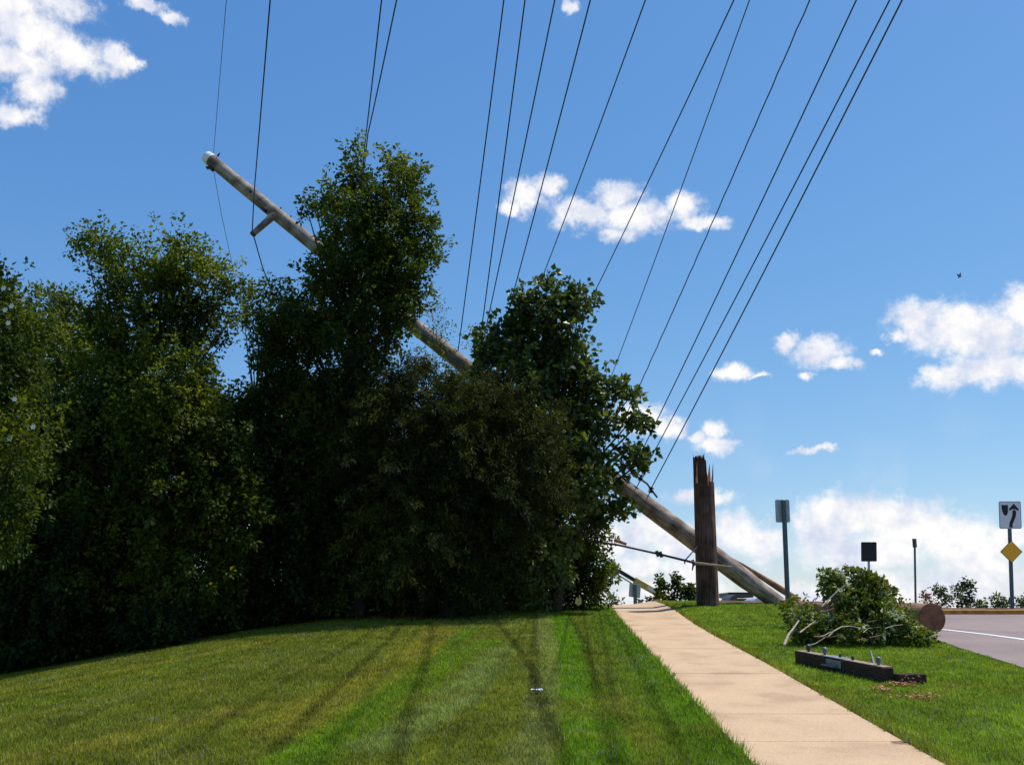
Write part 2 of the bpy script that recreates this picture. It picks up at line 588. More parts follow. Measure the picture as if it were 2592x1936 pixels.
def road_mat():
    m, nt, N, L, P = new_mat('mauve_grey_asphalt')
    tc = N.new('ShaderNodeTexCoord')
    n = N.new('ShaderNodeTexNoise')
    n.inputs['Scale'].default_value = 55
    n.inputs['Detail'].default_value = 6
    n.inputs['Roughness'].default_value = 0.8
    L.new(tc.outputs['Object'], n.inputs['Vector'])
    n2 = N.new('ShaderNodeTexNoise')
    n2.inputs['Scale'].default_value = 0.7
    n2.inputs['Detail'].default_value = 7
    L.new(tc.outputs['Object'], n2.inputs['Vector'])
    r = ramp(N, [(0.30, (0.15, 0.110, 0.100)), (0.55, (0.25, 0.188, 0.168)), (0.75, (0.36, 0.28, 0.25))])
    L.new(n.outputs['Fac'], r.inputs[0])
    r2 = ramp(N, [(0.34, (0.80, 0.80, 0.81)), (0.5, (0.98, 0.97, 0.97)), (0.66, (1.12, 1.09, 1.07))])
    L.new(n2.outputs['Fac'], r2.inputs[0])
    mu = N.new('ShaderNodeMix')
    mu.data_type = 'RGBA'
    mu.blend_type = 'MULTIPLY'
    mu.inputs['Factor'].default_value = 1.0
    L.new(r.outputs[0], mu.inputs['A'])
    L.new(r2.outputs[0], mu.inputs['B'])
    L.new(mu.outputs['Result'], P.inputs['Base Color'])
    P.inputs['Roughness'].default_value = 0.85
    b = N.new('ShaderNodeBump')
    b.inputs['Strength'].default_value = 0.6
    b.inputs['Distance'].default_value = 0.006
    L.new(n.outputs['Fac'], b.inputs['Height'])
    L.new(b.outputs[0], P.inputs['Normal'])
    return m


def grass_mats():
    # blades
    m, nt, N, L, P = new_mat('grass_blade')
    a = N.new('ShaderNodeAttribute')
    a.attribute_name = 'patch'
    L.new(a.outputs['Color'], P.inputs['Base Color'])
    P.inputs['Roughness'].default_value = 0.6
    P.inputs['Specular IOR Level'].default_value = 0.12
    t = N.new('ShaderNodeBsdfTranslucent')
    hs = N.new('ShaderNodeHueSaturation')
    hs.inputs['Value'].default_value = 1.1
    L.new(a.outputs['Color'], hs.inputs['Color'])
    L.new(hs.outputs[0], t.inputs['Color'])
    mx = N.new('ShaderNodeMixShader')
    mx.inputs[0].default_value = 0.4
    L.new(P.outputs[0], mx.inputs[1])
    L.new(t.outputs[0], mx.inputs[2])
    L.new(mx.outputs[0], N['Material Output'].inputs['Surface'])
    # turf under the blades
    g, nt, N, L, P = new_mat('turf')
    a = N.new('ShaderNodeAttribute')
    a.attribute_name = 'patch'
    tc = N.new('ShaderNodeTexCoord')
    n = N.new('ShaderNodeTexNoise')
    n.inputs['Scale'].default_value = 26
    n.inputs['Detail'].default_value = 8
    n.inputs['Roughness'].default_value = 0.8
    L.new(tc.outputs['Object'], n.inputs['Vector'])
    r = ramp(N, [(0.3, (0.35, 0.36, 0.34)), (0.7, (0.95, 0.95, 0.9))])
    L.new(n.outputs['Fac'], r.inputs[0])
    mu = N.new('ShaderNodeMix')
    mu.data_type = 'RGBA'
    mu.blend_type = 'MULTIPLY'
    mu.inputs['Factor'].default_value = 1.0
    L.new(a.outputs['Color'], mu.inputs['A'])
    L.new(r.outputs[0], mu.inputs['B'])
    L.new(mu.outputs['Result'], P.inputs['Base Color'])
    P.inputs['Roughness'].default_value = 0.95
    P.inputs['Specular IOR Level'].default_value = 0.1
    b = N.new('ShaderNodeBump')
    b.inputs['Strength'].default_value = 1.0
    b.inputs['Distance'].default_value = 0.03
    L.new(n.outputs['Fac'], b.inputs['Height'])
    L.new(b.outputs[0], P.inputs['Normal'])
    return m, g


M['sidewalk'] = path_mat()
M['asphalt'] = road_mat()
M['blade'], M['turf'] = grass_mats()

# ------------------------------------------------------------------ terrain
_py = np.array([-3000, -40, 0, 8, 14, 18, 20, 22, 24, 26, 28.5, 31, 34, 40, 50, 70, 110, 3000.])
_pz = np.array([-2.2, -2.2, 0.0, .525, .965, 1.235, 1.375, 1.525, 1.69, 1.80, 1.88, 1.90, 1.83, 1.45, .6, -.8, -1.6, -1.6])
_ty = np.arange(-60, 130, 0.1)
_tz = np.interp(_ty, _py, _pz)
_k = np.exp(-np.linspace(-2.4, 2.4, 31) ** 2)
_tz = np.convolve(np.pad(_tz, 15, mode='edge'), _k / _k.sum(), mode='valid')


def sstep(a, b, x):
    t = np.clip((x - a) / (b - a), 0, 1)
    return t * t * (3 - 2 * t)


def gz(X, Y):
    X = np.asarray(X, dtype=float)
    Y = np.asarray(Y, dtype=float)
    z = np.interp(Y, _ty, _tz)
    z = z + 0.12 * sstep(3.7, 4.6, X) * (1 - sstep(6.8, 8.2, X)) * sstep(19, 24.5, Y) * (1 - sstep(30, 34, Y))
    z = z - 0.20 * sstep(7.0, 9.0, X) * sstep(17, 25, Y) * (1 - sstep(36, 50, Y))
    z = z - np.interp(-X, [2.2, 3.5, 4.6, 6.2, 7.8, 9.4, 14, 25], [0, .03, .11, .27, .50, .78, 1.5, 2.2]) * sstep(4, 9, Y)
    return z


def G(x, y, dz=0.0):
    return Vector((x, y, float(gz(x, y)) + dz))


def ground_at(px, py):
    r = ray(px, py)
    ys = np.arange(5, 60, 0.02)
    h = EYE + r[2] / r[1] * ys - gz(r[0] / r[1] * ys, ys)
    i = np.argmax(h < 0)
    if h[i] >= 0:
        i = int(np.argmin(h))
    return Vector((r[0] / r[1] * ys[i], ys[i], float(gz(r[0] / r[1] * ys[i], ys[i]))))


# sidewalk edges (from the photograph's perspective): straight, then bending to the right over the crest
_sy = np.array([-6, 6, 10, 13.9, 17.6, 20, 22, 24, 26, 28, 30, 33, 38, 46.])
_sl = np.array([1.80, 1.83, 1.97, 2.13, 2.28, 2.40, 2.49, 2.58, 2.68, 2.80, 2.95, 3.2, 3.9, 5.5])
_sw = np.array([1.47, 1.47, 1.50, 1.51, 1.50, 1.50, 1.5, 1.5, 1.5, 1.5, 1.52, 1.6, 1.7, 1.8])


def path_left(Y):
    return np.interp(Y, _sy, _sl)


def path_right(Y):
    return np.interp(Y, _sy, _sl + _sw)


def road_left(Y):
    return np.interp(Y, [-10, 12.8, 15.8, 19.5, 24, 30, 40], [5.9, 7.05, 7.42, 8.0, 8.5, 8.9, 9.5])


# ---- mower stripes, and dark lines mixing wheel tracks with painted cable shadows
def line(pts):
    return np.array([tuple(ground_at(*p))[:2] for p in pts])


SHADOW_TRACKS = [  # cable shadow painted along wheel tracks: polyline, half width (m), strength
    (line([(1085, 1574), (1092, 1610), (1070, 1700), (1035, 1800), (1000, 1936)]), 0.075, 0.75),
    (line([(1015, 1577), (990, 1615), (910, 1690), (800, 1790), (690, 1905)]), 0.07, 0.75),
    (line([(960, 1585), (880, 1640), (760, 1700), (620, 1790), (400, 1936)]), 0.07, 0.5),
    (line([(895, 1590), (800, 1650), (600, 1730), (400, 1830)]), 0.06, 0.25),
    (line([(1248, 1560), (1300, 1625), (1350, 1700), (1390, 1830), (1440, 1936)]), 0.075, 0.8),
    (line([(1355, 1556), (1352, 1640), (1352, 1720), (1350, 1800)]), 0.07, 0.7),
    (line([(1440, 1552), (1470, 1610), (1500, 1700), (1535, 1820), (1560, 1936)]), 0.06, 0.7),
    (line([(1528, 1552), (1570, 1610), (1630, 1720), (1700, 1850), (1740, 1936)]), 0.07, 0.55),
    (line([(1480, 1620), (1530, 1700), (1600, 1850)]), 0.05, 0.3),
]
BANDS = [  # polyline, half width, colour, strength
    (line([(1410, 1552), (1430, 1620), (1440, 1720), (1490, 1850), (1520, 1936)]), 0.38, (0.085, 0.155, 0.012), 0.95),
    (line([(1250, 1620), (1170, 1650), (1060, 1740), (930, 1830), (760, 1936)]), 0.30, (0.092, 0.160, 0.018), 0.6),
    (line([(1200, 1590), (1130, 1640), (1030, 1700), (900, 1790), (720, 1936)]), 0.22, (0.095, 0.165, 0.018), 0.6),
    (line([(560, 1655), (420, 1700), (250, 1745), (0, 1800)]), 0.45, (0.11, 0.155, 0.03), 0.5),
    (line([(1130, 1575), (1040, 1660), (900, 1740), (700, 1850)]), 0.42, (0.165, 0.150, 0.045), 0.7),
    (line([(1280, 1640), (1180, 1740), (1100, 1810), (960, 1890)]), 0.30, (0.135, 0.165, 0.11), 0.85),
    (line([(1375, 1556), (1385, 1650), (1380, 1720), (1370, 1830), (1330, 1936)]), 0.22, (0.15, 0.165, 0.11), 0.85),
    (line([(1300, 1570), (1320, 1640), (1340, 1700)]), 0.3, (0.10, 0.125, 0.05), 0.5),
    (line([(800, 1640), (500, 1720), (100, 1830)]), 0.35, (0.115, 0.125, 0.055), 0.7),
    (line([(850, 1760), (600, 1800), (300, 1870), (0, 1936)]), 0.35, (0.165, 0.15, 0.055), 0.6),
    (line([(700, 1620), (400, 1680), (100, 1740)]), 0.3, (0.17, 0.15, 0.06), 0.75),
]


def dist_line(X, Y, P):
    best = np.full(X.shape, 1e9)
    for (x0, y0), (x1, y1) in zip(P[:-1], P[1:]):
        dx, dy = x1 - x0, y1 - y0
        t = np.clip(((X - x0) * dx + (Y - y0) * dy) / (dx * dx + dy * dy + 1e-9), 0, 1)
        best = np.minimum(best, np.hypot(X - x0 - t * dx, Y - y0 - t * dy))
    return best


# cheap value noise
_lat = R.rand(256, 256)


def vnoise(X, Y):
    xi, yi = np.floor(X).astype(int), np.floor(Y).astype(int)
    fx, fy = X - xi, Y - yi
    fx, fy = fx * fx * (3 - 2 * fx), fy * fy * (3 - 2 * fy)
    a = _lat[xi % 256, yi % 256]
    b = _lat[(xi + 1) % 256, yi % 256]
    c = _lat[xi % 256, (yi + 1) % 256]
    d = _lat[(xi + 1) % 256, (yi + 1) % 256]
    return (a * (1 - fx) + b * fx) * (1 - fy) + (c * (1 - fx) + d * fx) * fy


def fbm(X, Y, s):
    return (vnoise(X * s, Y * s) * 0.5 + vnoise(X * s * 2.1 + 9, Y * s * 2.1 + 5) * 0.3 + vnoise(X * s * 4.3 + 31, Y * s * 4.3 + 17) * 0.2)


def lawn_colour(X, Y):
    X = np.asarray(X, dtype=float)
    Y = np.asarray(Y, dtype=float)
    n = X.shape[0]
    c = np.tile(np.array([0.108, 0.122, 0.034]), (n, 1))
    wob = (fbm(X, Y, 1.3) - 0.5) * 0.16
    for P, hw, col, st in BANDS:
        d = dist_line(X, Y, P) + wob
        w = (1 - sstep(hw * 0.55, hw * 1.15, d)) * st
        c = c * (1 - w[:, None]) + np.array(col) * w[:, None]
    # lusher strip beside the sidewalk
    w = sstep(1.05, 0.1, path_left(Y) - X) * sstep(-0.2, 0.0, path_left(Y) - X) * 0.75
    c = c * (1 - w[:, None]) + np.array([0.072, 0.150, 0.014]) * w[:, None]
    # verge between sidewalk and road
    v = sstep(0.0, 0.2, X - path_right(Y))
    vc = np.array([0.115, 0.165, 0.036])[None] * (0.8 + 0.4 * fbm(X, Y, 0.8)[:, None])
    c = c * (1 - v[:, None]) + vc * v[:, None]
    # dry margin of the verge by the sidewalk
    w = sstep(0.5, 0.05, X - path_right(Y)) * v * 0.5
    c = c * (1 - w[:, None]) + np.array([0.19, 0.20, 0.06]) * w[:, None]
    for P, hw, st in SHADOW_TRACKS:  # cable shadows darken the grass colour here, together with wheel tracks
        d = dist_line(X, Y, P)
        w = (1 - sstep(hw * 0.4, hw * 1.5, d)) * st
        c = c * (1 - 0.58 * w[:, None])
    dry = sstep(0.58, 0.75, fbm(X + 40, Y + 11, 1.1))
    c = c * (1 - 0.4 * dry[:, None]) + np.array([0.17, 0.155, 0.06]) * 0.4 * dry[:, None]
    c = c * (0.62 + 0.76 * fbm(X, Y, 3.0))[:, None] * (0.8 + 0.4 * vnoise(X * 14, Y * 9))[:, None]
    return c * np.array([2.0, 2.0, 0.62])


def grid_mesh(name, xs, ys, mat, zoff=0.0, colors=False, parent=None):
    XX, YY = np.meshgrid(xs, ys)
    V = np.stack([XX.ravel(), YY.ravel(), gz(XX.ravel(), YY.ravel()) + zoff], 1)
    nx, ny = len(xs), len(ys)
    i = (np.arange(ny - 1)[:, None] * nx + np.arange(nx - 1)[None]).ravel()
    Fq = np.stack([i, i + 1, i + nx + 1, i + nx], 1).ravel()
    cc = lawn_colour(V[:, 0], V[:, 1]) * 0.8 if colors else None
    return raw_mesh(name, V, Fq, np.full(len(i), 4), mat, parent, smooth=True, colors=cc)


def strip_mesh(name, Y, XL, XR, n, mat, zoff, label=None, edge_down=0.0):
    """sheet between two edges that follows the ground"""
    t = np.linspace(0, 1, n)
    XX = XL[:, None] * (1 - t) + XR[:, None] * t
    YY = np.repeat(Y[:, None], n, 1)
    V = np.stack([XX.ravel(), YY.ravel(), gz(XX.ravel(), YY.ravel()) + zoff], 1)
    if edge_down:
        Z = V[:, 2].reshape(len(Y), n)
        Z[:, 0] -= edge_down
        Z[:, -1] -= edge_down
        V[:, 2] = Z.ravel()
    i = (np.arange(len(Y) - 1)[:, None] * n + np.arange(n - 1)[None]).ravel()
    Fq = np.stack([i, i + 1, i + n + 1, i + n], 1).ravel()
    return raw_mesh(name, V, Fq, np.full(len(i), 4), mat, smooth=False)


far = np.array([16, 20, 26, 34, 45, 60, 90, 140, 240, 450, 900, 1700, 2900.])
xs = np.concatenate([-far[::-1], np.arange(-15, -9, 0.5), np.arange(-9, 9.01, 0.1), np.arange(9.5, 15.1, 0.5), far])
ys = np.concatenate([[-2900, -1500, -600, -200, -90, -50, -30, -18, -10, -5, -2, 0, 2, 4], np.arange(5, 32, 0.1), np.arange(32, 60, 0.5),
                     [62, 65, 70, 76, 84, 95, 110, 140, 200, 320, 600, 1100, 1900, 2900]])
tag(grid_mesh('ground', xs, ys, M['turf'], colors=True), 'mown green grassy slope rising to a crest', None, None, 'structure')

# sidewalk in slabs with open joints
sw_v, sw_f, sw_c = [], [], []
joints = [-2.0, -0.6, 0.8, 2.2, 3.6, 5.0, 6.35, 7.15 + 0.45, 8.55, 9.85, 11.3, 12.75, 14.2, 15.7, 17.2, 18.7, 20.2, 21.7, 23.2, 24.7, 26.2, 27.7, 29.2, 30.7, 32.2, 34, 36]
for a, b in zip(joints[:-1], joints[1:]):
    yy = np.linspace(a + 0.0045, b - 0.0045, 9)
    xl, xr = path_left(yy), path_right(yy)
    t = np.linspace(0, 1, 5)
    XX = xl[:, None] * (1 - t) + xr[:, None] * t
    YY = np.repeat(yy[:, None], 5, 1)
    ZZ = gz(XX, YY) + 0.030 + R.uniform(-0.0015, 0.0015)
    n0 = len(sw_v)
    top = np.stack([XX.ravel(), YY.ravel(), ZZ.ravel()], 1)
    sw_v += top.tolist()
    for i in range(8):
        for j in range(4):
            k = n0 + i * 5 + j
            sw_f.append((k, k + 1, k + 6, k + 5))
    ring = [i * 5 for i in range(9)][::-1] + [j for j in range(1, 5)] + [i * 5 + 4 for i in range(1, 9)] + [40 + j for j in range(3, 0, -1)]
    m0 = len(sw_v)
    for r_ in ring:
        p = top[r_]
        sw_v.append([p[0], p[1], p[2] - 0.09])
    for q in range(len(ring)):
        q2 = (q + 1) % len(ring)
        sw_f.append((n0 + ring[q], n0 + ring[q2], m0 + q2, m0 + q)[::-1])
raw = raw_mesh('sidewalk', np.array(sw_v), [i for f in sw_f for i in f], [4] * len(sw_f), M['sidewalk'])
tag(raw, 'tan concrete sidewalk climbing to the crest', None, None, 'structure')
# dark damp gap beneath the joints
yy = np.arange(-2, 36, 0.3)
tag(strip_mesh('sidewalk_bed', yy, path_left(yy) + 0.02, path_right(yy) - 0.02, 4, M['soil'], 0.012), None, None, None, 'structure')

# road
yy = np.concatenate([np.arange(-10, 34, 0.25), np.arange(34, 60, 1.0)])
tag(strip_mesh('road', yy, road_left(yy), np.full(len(yy), 34.0), 60, M['asphalt'], 0.014), 'mauve grey asphalt road beside the verge', None, None, 'structure')
yl = np.arange(3, 26.2, 0.25)
xc = np.interp(yl, [3, 12, 16.8, 19.7, 26], [8.6, 9.1, 9.32, 9.12, 8.9])
tag(strip_mesh('road_marking', yl, xc - 0.065, xc + 0.065, 3, M['paint_white'], 0.019), 'solid white edge line painted on the asphalt', None, None, 'structure')

# median island with a yellow kerb, seen edge-on beyond the road
def stadium(x0, x1, y0, y1, n=14):
    r = (y1 - y0) / 2
    p = []
    for k in range(n + 1):
        a = math.pi / 2 + math.pi * k / n
        p.append((x0 + r + r * math.cos(a), (y0 + y1) / 2 + r * math.sin(a)))
    m_ = 40
    for k in range(m_ + 1):
        p.append((x0 + r + (x1 - x0 - r) * k / m_, y0))
    for k in range(m_ + 1):
        p.append((x1 - (x1 - x0 - r) * k / m_, y1))
    return p


o_ = stadium(9.6, 34, 26.6, 28.9)
i_ = stadium(9.78, 34, 26.78, 28.72)
mb = MB()
vs, fs = [], []
k = len(o_)
for (x, y), (x2, y2) in zip(o_, i_):
    vs += [G(x, y, -0.02), G(x, y, 0.125), G(x, y, 0.14) + Vector(((x2 - x) * 0.12, (y2 - y) * 0.12, 0)), G(x2, y2, 0.14), G(x2, y2, 0.02)]
for q in range(k):
    q2 = (q + 1) % k
    for s in range(4):
        fs.append((q * 5 + s, q2 * 5 + s, q2 * 5 + s + 1, q * 5 + s + 1))
mb.add(vs, fs)
tag(mb.build('median_kerb', M['kerb_yellow']), 'weathered yellow kerb of the median', None, None, 'structure')
mb = MB()
ctr = [G(x, 27.75, 0.15) for x, y in i_]
vs = [G(x, y, 0.115) for x, y in i_] + ctr
mb.add(vs, [(q, (q + 1) % k, k + (q + 1) % k, k + q) for q in range(k)])
tag(mb.build('median_ground', M['soil']), 'bare dirt strip on the median', None, None, 'structure')
# torn soil round the stub and along the broken pole
mb = MB()
cs = G(6.3, 26.3)
rim, rn = [], 40
for q in range(rn):
    a = 2 * math.pi * q / rn
    rr = 1 + 0.16 * math.sin(3 * a + 1) + R.uniform(-0.07, 0.07)
    rim.append((cs.x + 0.95 * rr * math.cos(a), cs.y + 0.45 * rr * math.sin(a)))
vs = [G(x, y, -0.02) for x, y in rim] + [G(cs.x + (x - cs.x) * 0.7, cs.y + (y - cs.y) * 0.7, 0.05 + R.uniform(-0.02, 0.02)) for x, y in rim] + [G(cs.x, cs.y, 0.06)]
mb.add(vs, [(q, (q + 1) % rn, rn + (q + 1) % rn, rn + q) for q in range(rn)] + [(rn + q, rn + (q + 1) % rn, 2 * rn) for q in range(rn)])
tag(mb.build('soil_mound', M['soil'], smooth=True, sharp=80), 'low mound of reddish torn soil behind the stub', None, None, 'structure')


# ------------------------------------------------------------------ grass
def in_view(X, Y, margin=1.2):
    return np.abs(X) < Y * 0.565 + margin


def blades(name, label, region, dens0, seed):
    rs = np.random.RandomState(seed)
    P = []
    for d in np.arange(6.0, 30.0, 0.5):
        n = int(dens0 * (8.0 / max(d, 8)) ** 1.25 * 0.5 * (2 * d * 0.565 + 3))
        y = rs.uniform(d, d + 0.5, n)
        x = rs.uniform(-1, 1, n) * (d * 0.565 + 1.4)
        P.append(np.stack([x, y], 1))
    P = np.concatenate(P)
    keep = region(P[:, 0], P[:, 1])
    P = P[keep]
    n = len(P)
    X, Y = P[:, 0], P[:, 1]
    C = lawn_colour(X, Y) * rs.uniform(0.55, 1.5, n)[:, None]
    yel = rs.rand(n) < 0.07
    C[yel] = C[yel] * 0.5 + np.array([0.24, 0.22, 0.07]) * 0.8
    pal = rs.rand(n) < 0.015 + 0.10 * sstep(0.55, 0.75, fbm(X + 7, Y + 3, 1.7))
    C[pal] = np.array([0.34, 0.36, 0.26])
    tuft = fbm(X, Y, 2.2)
    h = rs.uniform(0.022, 0.05, n) * (0.7 + 0.9 * tuft)
    edge = np.minimum(np.abs(X - path_left(Y)), np.abs(X - path_right(Y)))
    h *= (1 + 1.5 * (edge < 0.07)) * 0.85
    w = 0.0052 * (np.maximum(Y, 8) / 8.0) ** 0.75
    a = rs.uniform(0, 2 * math.pi, n)
    lean = rs.uniform(0, 0.8, n) * h
    b = rs.uniform(0, 2 * math.pi, n)
    Z = gz(X, Y) - 0.004
    V = np.empty((n, 3, 3), dtype=np.float32)
    V[:, 0] = np.stack([X - np.cos(a) * w, Y - np.sin(a) * w, Z], 1)
    V[:, 1] = np.stack([X + np.cos(a) * w, Y + np.sin(a) * w, Z], 1)
    V[:, 2] = np.stack([X + np.cos(b) * lean, Y + np.sin(b) * lean, Z + h], 1)
    CC = np.repeat(C, 3, axis=0)
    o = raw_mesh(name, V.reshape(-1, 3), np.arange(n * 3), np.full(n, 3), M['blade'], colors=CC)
    return tag(o, label, 'grass', None, 'stuff')


def reg_lawn(X, Y):
    return (X < path_left(Y) + 0.05 * (vnoise(Y * 7, Y * 0 + 3) - 0.2)) & (X > -11)


def reg_verge(X, Y):
    e = 0.06 * (vnoise(Y * 6, Y * 0 + 9) - 0.5)
    return (X > path_right(Y) + e) & (X < road_left(Y) + 0.07 * (vnoise(Y * 5, Y * 0 + 1) - 0.3)) & (((X - cs.x) / 0.9) ** 2 + ((Y - cs.y) / 0.4) ** 2 > 1)


blades('lawn_grass', 'mown lawn grass left of the sidewalk with dark lines of wheel tracks and painted cable shadow', reg_lawn, 3600, 5)
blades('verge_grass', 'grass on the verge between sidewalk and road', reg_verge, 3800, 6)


# ------------------------------------------------------------------ foliage
def unit(v):
    return v / (np.linalg.norm(v, axis=1, keepdims=True) + 1e-9)


def leaves(name, C, A, mat, parent, rs, per, spread, length, leaf, wid, droop=0.0, tint0=None, flat=0.55, stuff=False):
    """C: cluster centres, A: cluster axes; each cluster is a leafy twig"""
    n = len(C)
    Ci = np.repeat(np.arange(n), per)
    k = len(Ci)
    t = rs.uniform(-0.5, 0.55, k)
    rad = rs.randn(k, 3) * spread
    ax = A[Ci]
    rad -= ax * (rad * ax).sum(1, keepdims=True)
    rad *= (1.0 - np.clip(t + 0.5, 0, 1) * 0.72)[:, None]
    ll = length[Ci] if isinstance(length, np.ndarray) else length
    P = C[Ci] + ax * (t * ll)[:, None] + rad
    P[:, 2] -= droop * (t + 0.5) ** 2 * ll
    D = unit(ax * 0.55 + unit(rad) * 0.7 + rs.randn(k, 3) * 0.45 + np.array([0, 0, -0.15 - droop]))
    Nn = unit(np.array([0, 0, 1.0]) * flat + rs.randn(k, 3) * 0.5)
    S = unit(np.cross(D, Nn))
    Nn = np.cross(S, D)
    Lf = leaf * rs.uniform(0.6, 1.35, k)[:, None]
    W = Lf * wid
    V = np.empty((k, 4, 3), dtype=np.float32)
    V[:, 0] = P
    V[:, 1] = P + D * Lf * 0.42 + S * W * 0.5 + Nn * W * 0.12
    V[:, 2] = P + D * Lf - Nn * Lf * 0.12
    V[:, 3] = P + D * Lf * 0.42 - S * W * 0.5 + Nn * W * 0.12
    tt = (tint0[Ci] if tint0 is not None else 0.5) + rs.uniform(-0.28, 0.28, k)
    o = raw_mesh(name, V.reshape(-1, 3), np.arange(k * 4), np.full(k, 4), mat, parent, attr=np.repeat(np.clip(tt, 0, 1), 4))
    if stuff:
        o['kind'] = 'stuff'
    return o


def clusters_for(blobs, rs, dens, up=0.35):
    C, A, B = [], [], []
    for (c, rx, ry, rz) in blobs:
        area = math.pi * rx * rz
        n = max(4, int(area * dens))
        d = unit(rs.randn(n, 3))
        u = rs.rand(n)
        r = 0.30 + 0.68 * u ** 0.5
        stray = rs.rand(n) < 0.10
        r[stray] = rs.uniform(1.0, 1.0 + min(0.38, 0.22 / max(rx, 0.05)), stray.sum())
        # lumpy outline
        r *= 1 + 0.22 * np.sin(d[:, 0] * 5 + c[0] * 3) * np.cos(d[:, 2] * 6 + c[2] * 2)
        p = np.array(c)[None] + d * r[:, None] * np.array([rx, ry, rz])[None]
        C.append(p)
        B.append(np.full(n, rs.randn() * 0.2))
        A.append(unit(d * 0.8 + np.array([0, 0, up]) + rs.randn(n, 3) * 0.35))
    C, A, B = np.concatenate(C), np.concatenate(A), np.concatenate(B)
    keep = C[:, 2] > gz(C[:, 0], C[:, 1]) + 0.12
    clusters_for.tone = B[keep]
    return C[keep], A[keep]


def px_blobs(lst, d, depth=0.9, jit=0.5):
    out = []
    for b in lst:
        px, py, r = b[0], b[1], b[2]
        dd = d + (b[3] if len(b) > 3 else random.uniform(-jit, jit))
        rm = sz(r, dd)
        out.append((at(px, py, dd), rm, rm * depth, rm))
    return out


def limbs(mb, base, blobs, r0, top_frac=0.75):
    """trunk with limbs reaching every clump"""
    zs = [b[0].z for b in blobs]
    cx = sum(b[0].x for b in blobs) / len(blobs)
    cy = sum(b[0].y for b in blobs) / len(blobs)
    ztop = base.z + (max(zs) - base.z) * top_frac
    hi = max(blobs, key=lambda b: b[0].z)[0]
    trunk = []
    for i in range(9):
        t = i / 8
        x = base.x * (1 - t) + (cx * 0.5 + hi.x * 0.5) * t + 0.12 * math.sin(i * 1.7)
        y = base.y * (1 - t) + (cy * 0.6 + hi.y * 0.4) * t + 0.1 * math.cos(i * 1.3)
        trunk.append(Vector((x, y, base.z - 0.1 + (ztop - base.z + 0.1) * t)))
    mb.tube(trunk, [r0 * (1.25 if i == 0 else 1 - 0.09 * i) for i in range(9)], 10)
    for (c, rx, ry, rz) in blobs:
        f = min(0.92, max(0.15, (c.z - base.z) / (ztop - base.z + 1e-6) * 0.65))
        i = f * 8
        a = trunk[int(i)].lerp(trunk[min(8, int(i) + 1)], i % 1)
        mid = a.lerp(c, 0.5) + Vector((0, 0, -0.15 * (c - a).length * 0.5))
        rr = r0 * (1 - 0.75 * f) * 0.5
        mb.tube([a, a.lerp(mid, 0.6), mid, mid.lerp(c, 0.6), c], [rr, rr * 0.8, rr * 0.62, rr * 0.45, rr * 0.25], 7)
        for q in range(4):
            v = Vector((random.uniform(-1, 1), random.uniform(-1, 1), random.uniform(-0.3, 1))).normalized()
            mb.tube([c, c + v * rx * 0.5, c + v * rx * 0.95 + Vector((0, 0, 0.05))], [rr * 0.25, rr * 0.16, rr * 0.06], 5)


def tree(name, label, cat, group, base_px, d, blist, mat, seed, dens=26, per=44, leaf=0.1, wid=0.62, spread=0.13, ln=(0.4, 0.95), trunk_r=0.16,
         bark='bark', droop=0.0, up=0.35, depth=0.9, jit=0.5, tbase=0.45, flat=0.55):
    rs = np.random.RandomState(seed)
    random.seed(seed)
    blobs = px_blobs(blist, d, depth, jit)
    bx = at(base_px, 1550, d).x
    base = G(bx, d)
    root = empty(name, base, label, cat, group)
    mb = MB()
    limbs(mb, base, blobs, trunk_r)
    mb.build('trunk', M[bark], root, smooth=True)
    C, A = clusters_for(blobs, rs, dens, up)
    L_ = rs.uniform(ln[0], ln[1], len(C))
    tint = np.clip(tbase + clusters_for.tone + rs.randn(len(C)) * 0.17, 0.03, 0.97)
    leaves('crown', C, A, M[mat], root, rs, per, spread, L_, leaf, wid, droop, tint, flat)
    return root


GT = 'trees of the dark thicket beside the lawn'
tree('broadleaf_tree', 'tall leafy spire of a tree with the grey broken pole emerging behind its left side', 'tree', GT, 900, 22.6, [
    (905, 395, 30), (900, 455, 52), (1012, 425, 48), (1045, 480, 50), (990, 500, 60), (832, 480, 26), (838, 520, 38), (775, 522, 16), (800, 530, 18),
    (880, 560, 72), (965, 560, 90), (1050, 580, 62), (1075, 640, 48), (930, 640, 100), (845, 630, 48), (1000, 690, 88), (830, 700, 58), (930, 740, 100),
    (840, 780, 100), (1030, 760, 58), (960, 830, 90), (770, 830, 74), (735, 800, 42), (870, 900, 110), (700, 900, 70)],
    'leaf_a', 21, dens=27, leaf=0.115, trunk_r=0.2, tbase=0.45, jit=0.6)
tree('broadleaf_tree', 'rounded leafy tree with a two-lobed top left of the spire-shaped tree', 'tree', GT, 420, 20.5, [
    (215, 615, 38), (262, 640, 50), (310, 690, 68), (400, 680, 66), (455, 620, 48), (470, 680, 66), (545, 690, 42), (576, 728, 38), (530, 765, 48), (590, 800, 18), (575, 850, 22), (410, 760, 90),
    (300, 760, 62), (470, 810, 80), (350, 850, 100), (470, 900, 80), (520, 930, 30), (400, 980, 120), (300, 940, 100), (500, 1010, 70), (260, 820, 50), (380, 1060, 110), (480, 1090, 90)],
    'leaf_b', 22, dens=32, leaf=0.10, trunk_r=0.18, tbase=0.42, jit=0.6)
